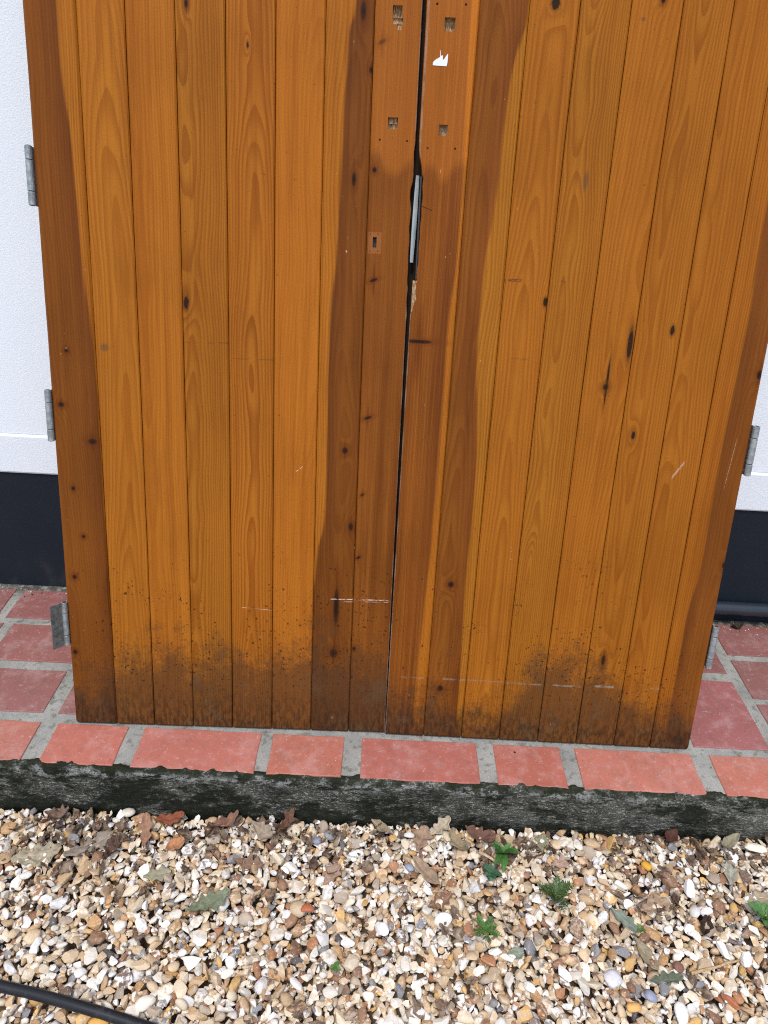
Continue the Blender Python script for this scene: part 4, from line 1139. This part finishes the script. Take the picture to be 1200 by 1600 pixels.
# ---- weeds
m = Mat('weed leaf', 0.5, 0.4)
oc, rnd = m.objcolor()
n1 = m.noise(scale=120, detail=3)
mid = m.y.abs().step(0.0012, 0.0003)
c = m.mix(n1.step(0.3, 0.7), m.scale(oc, 0.75), oc)
m.color(m.mix(mid * 0.45, c, m.scale(oc, 1.6)))
M_WEED = m.m
Rw = random.Random(5)
def weed_leaf(parent, L, W, yaw, pitch, col, base=(0, 0, 0), teeth=5, cup=0.25):
    nu, nv_ = 16, 5
    V, F = [], []
    for i in range(nu + 1):
        t = i / nu
        w_ = 0.10 + 0.90 * math.sin(math.pi * min(1, t ** 0.8)) ** 0.9 if t < 0.98 else 0.02
        if t < 0.18: w_ = 0.10 + t
        if teeth: w_ *= 0.80 + 0.25 * abs(math.sin(math.pi * teeth * t))
        for j in range(nv_):
            s_ = -1 + 2 * j / (nv_ - 1)
            V.append((t * L, s_ * W * 0.5 * w_, cup * abs(s_) * W * 0.5 * w_ - 0.35 * L * t * t + 0.03 * L * noise.noise((t * 5 + yaw, s_ * 2, L * 90))))
    for i in range(nu):
        for j in range(nv_ - 1): F.append((i * nv_ + j, (i + 1) * nv_ + j, (i + 1) * nv_ + j + 1, i * nv_ + j + 1))
    o = from_pd('leaf', V, F, [M_WEED], parent, True)
    o.location = base; o.rotation_euler = (Rw.uniform(-0.2, 0.2), -pitch, yaw)
    k = Rw.uniform(0.5, 0.95)
    o.color = (col[0] * k, col[1] * k, col[2] * k, 1)
def weed(x, y, label, leaves, L, W, col, teeth, stem=0.012, pit=(0.15, 1.15)):
    t = thing('weed', label, 'weed', (x, y, gz(x, y, 0.012, 0.45)), group='small weeds growing through the gravel')
    V, F = tube_mesh([(0, 0, -0.01), (0.001, 0, stem * 0.6), (0, 0.001, stem)], [0.0016, 0.0013, 0.001], 6)
    o = from_pd('stem', V, F, [M_WEED], t); o.color = (0.10, 0.16, 0.05, 1)
    a0 = Rw.uniform(0, 6)
    for k in range(leaves):
        weed_leaf(t, L * Rw.uniform(0.7, 1.15), W * Rw.uniform(0.8, 1.15), a0 + k * 2.399, Rw.uniform(*pit), col, (0, 0, stem * Rw.uniform(0.5, 1.0)), teeth)
    return t
def feather(x, y, label, fronds, L, col, stem=0.015):
    """weed with finely cut fronds; each frond is one leaf made of many leaflets"""
    t = thing('weed', label, 'weed', (x, y, gz(x, y, 0.012, 0.45)), group='small weeds growing through the gravel')
    for k in range(fronds):
        V, F = [], []
        Lf = L * Rw.uniform(0.6, 1.15); n = 9
        for i in range(n):
            tt = (i + 1) / n; px_ = tt * Lf; pz = -0.4 * Lf * tt * tt + Rw.uniform(-1, 1) * 0.02 * Lf
            for sd_ in (-1, 1):
                ll = Lf * 0.32 * math.sin(math.pi * (0.15 + 0.8 * tt)) * Rw.uniform(0.7, 1.2)
                a = sd_ * Rw.uniform(0.6, 1.1)
                dx_, dy_ = math.cos(a), math.sin(a)
                wv = ll * 0.24
                b = len(V)
                V += [(px_, 0, pz), (px_ + dx_ * ll * .5 - dy_ * wv, dy_ * ll * .5 + dx_ * wv, pz + 0.15 * ll), (px_ + dx_ * ll, dy_ * ll, pz + Rw.uniform(-.2, .3) * ll), (px_ + dx_ * ll * .5 + dy_ * wv, dy_ * ll * .5 - dx_ * wv, pz + 0.05 * ll)]
                F += [(b, b + 1, b + 2, b + 3)]
        b = len(V)
        for i in range(n + 1):
            tt = i / n
            V += [(tt * Lf, 0.0007, -0.4 * Lf * tt * tt), (tt * Lf, -0.0007, -0.4 * Lf * tt * tt)]
        F += [(b + 2 * i, b + 2 * i + 1, b + 2 * i + 3, b + 2 * i + 2) for i in range(n)]
        o = from_pd('leaf', V, F, [M_WEED], t)
        o.location = (0, 0, stem * Rw.uniform(0.3, 1)); o.rotation_euler = (Rw.uniform(-.3, .3), -Rw.uniform(0.4, 1.1), k * 2.399 + Rw.uniform(-.3, .3))
        kk = Rw.uniform(0.6, 1.25); o.color = (col[0] * kk, col[1] * kk, col[2] * kk, 1)
weed(0.288, -0.212, 'bright green broad leaved weed with toothed leaves near the step', 9, 0.040, 0.019, (0.085, 0.23, 0.045), 4, 0.014)
weed(0.254, -0.262, 'small blue-green crinkled weed just below the broad leaved one', 8, 0.024, 0.017, (0.075, 0.18, 0.085), 3, 0.012)
feather(0.392, -0.305, 'dark green feathery weed, the bushiest on the gravel', 15, 0.046, (0.075, 0.13, 0.035), 0.020)
feather(0.228, -0.383, 'little bright green weed with fine cut leaves alone among pebbles', 9, 0.034, (0.10, 0.22, 0.045), 0.014)
weed(0.840, -0.335, 'bright green weed at the right hand edge of the picture', 9, 0.042, 0.022, (0.11, 0.25, 0.06), 4, 0.018)
weed(-0.081, -0.476, 'tiny green seedling low in the middle of the gravel', 5, 0.013, 0.009, (0.11, 0.24, 0.05), 0, 0.012, (0.2, 0.6))
weed(0.561, -0.375, 'tiny light green sprout beside the bluish leaf', 3, 0.014, 0.008, (0.15, 0.30, 0.06), 0, 0.014, (0.4, 0.9))

# ---- bits of grit on the tiles
V, F = [], []
Rg = random.Random(3)
b1 = ICO1
for _ in range(170):
    if Rg.random() < 0.65: x, y = Rg.choice([-1, 1]) * Rg.uniform(0.72, 1.2), 0.515 - abs(Rg.gauss(0, 0.03))
    else: x, y = Rg.uniform(-1.1, 1.2), Rg.uniform(-0.11, 0.5)
    r = Rg.uniform(0.0007, 0.0028); k = len(V)
    for v in b1[0]: V.append((x + v[0] * r * Rg.uniform(0.8, 1.2), y + v[1] * r * Rg.uniform(.8, 1.2), r * 0.5 + v[2] * r * 0.7))
    F += [tuple(int(q) + k for q in f_) for f_ in b1[1]]
m = Mat('grit', 0.9, 0.2)
m.color(m.mix(m.noise(scale=35, detail=1).step(0.42, 0.55), (0.04, 0.03, 0.02), (0.55, 0.52, 0.46)))
gt = from_pd('grit', V, F, [m.m]); gt['kind'] = 'stuff'; gt['label'] = 'loose grit and crumbs on the tiles'
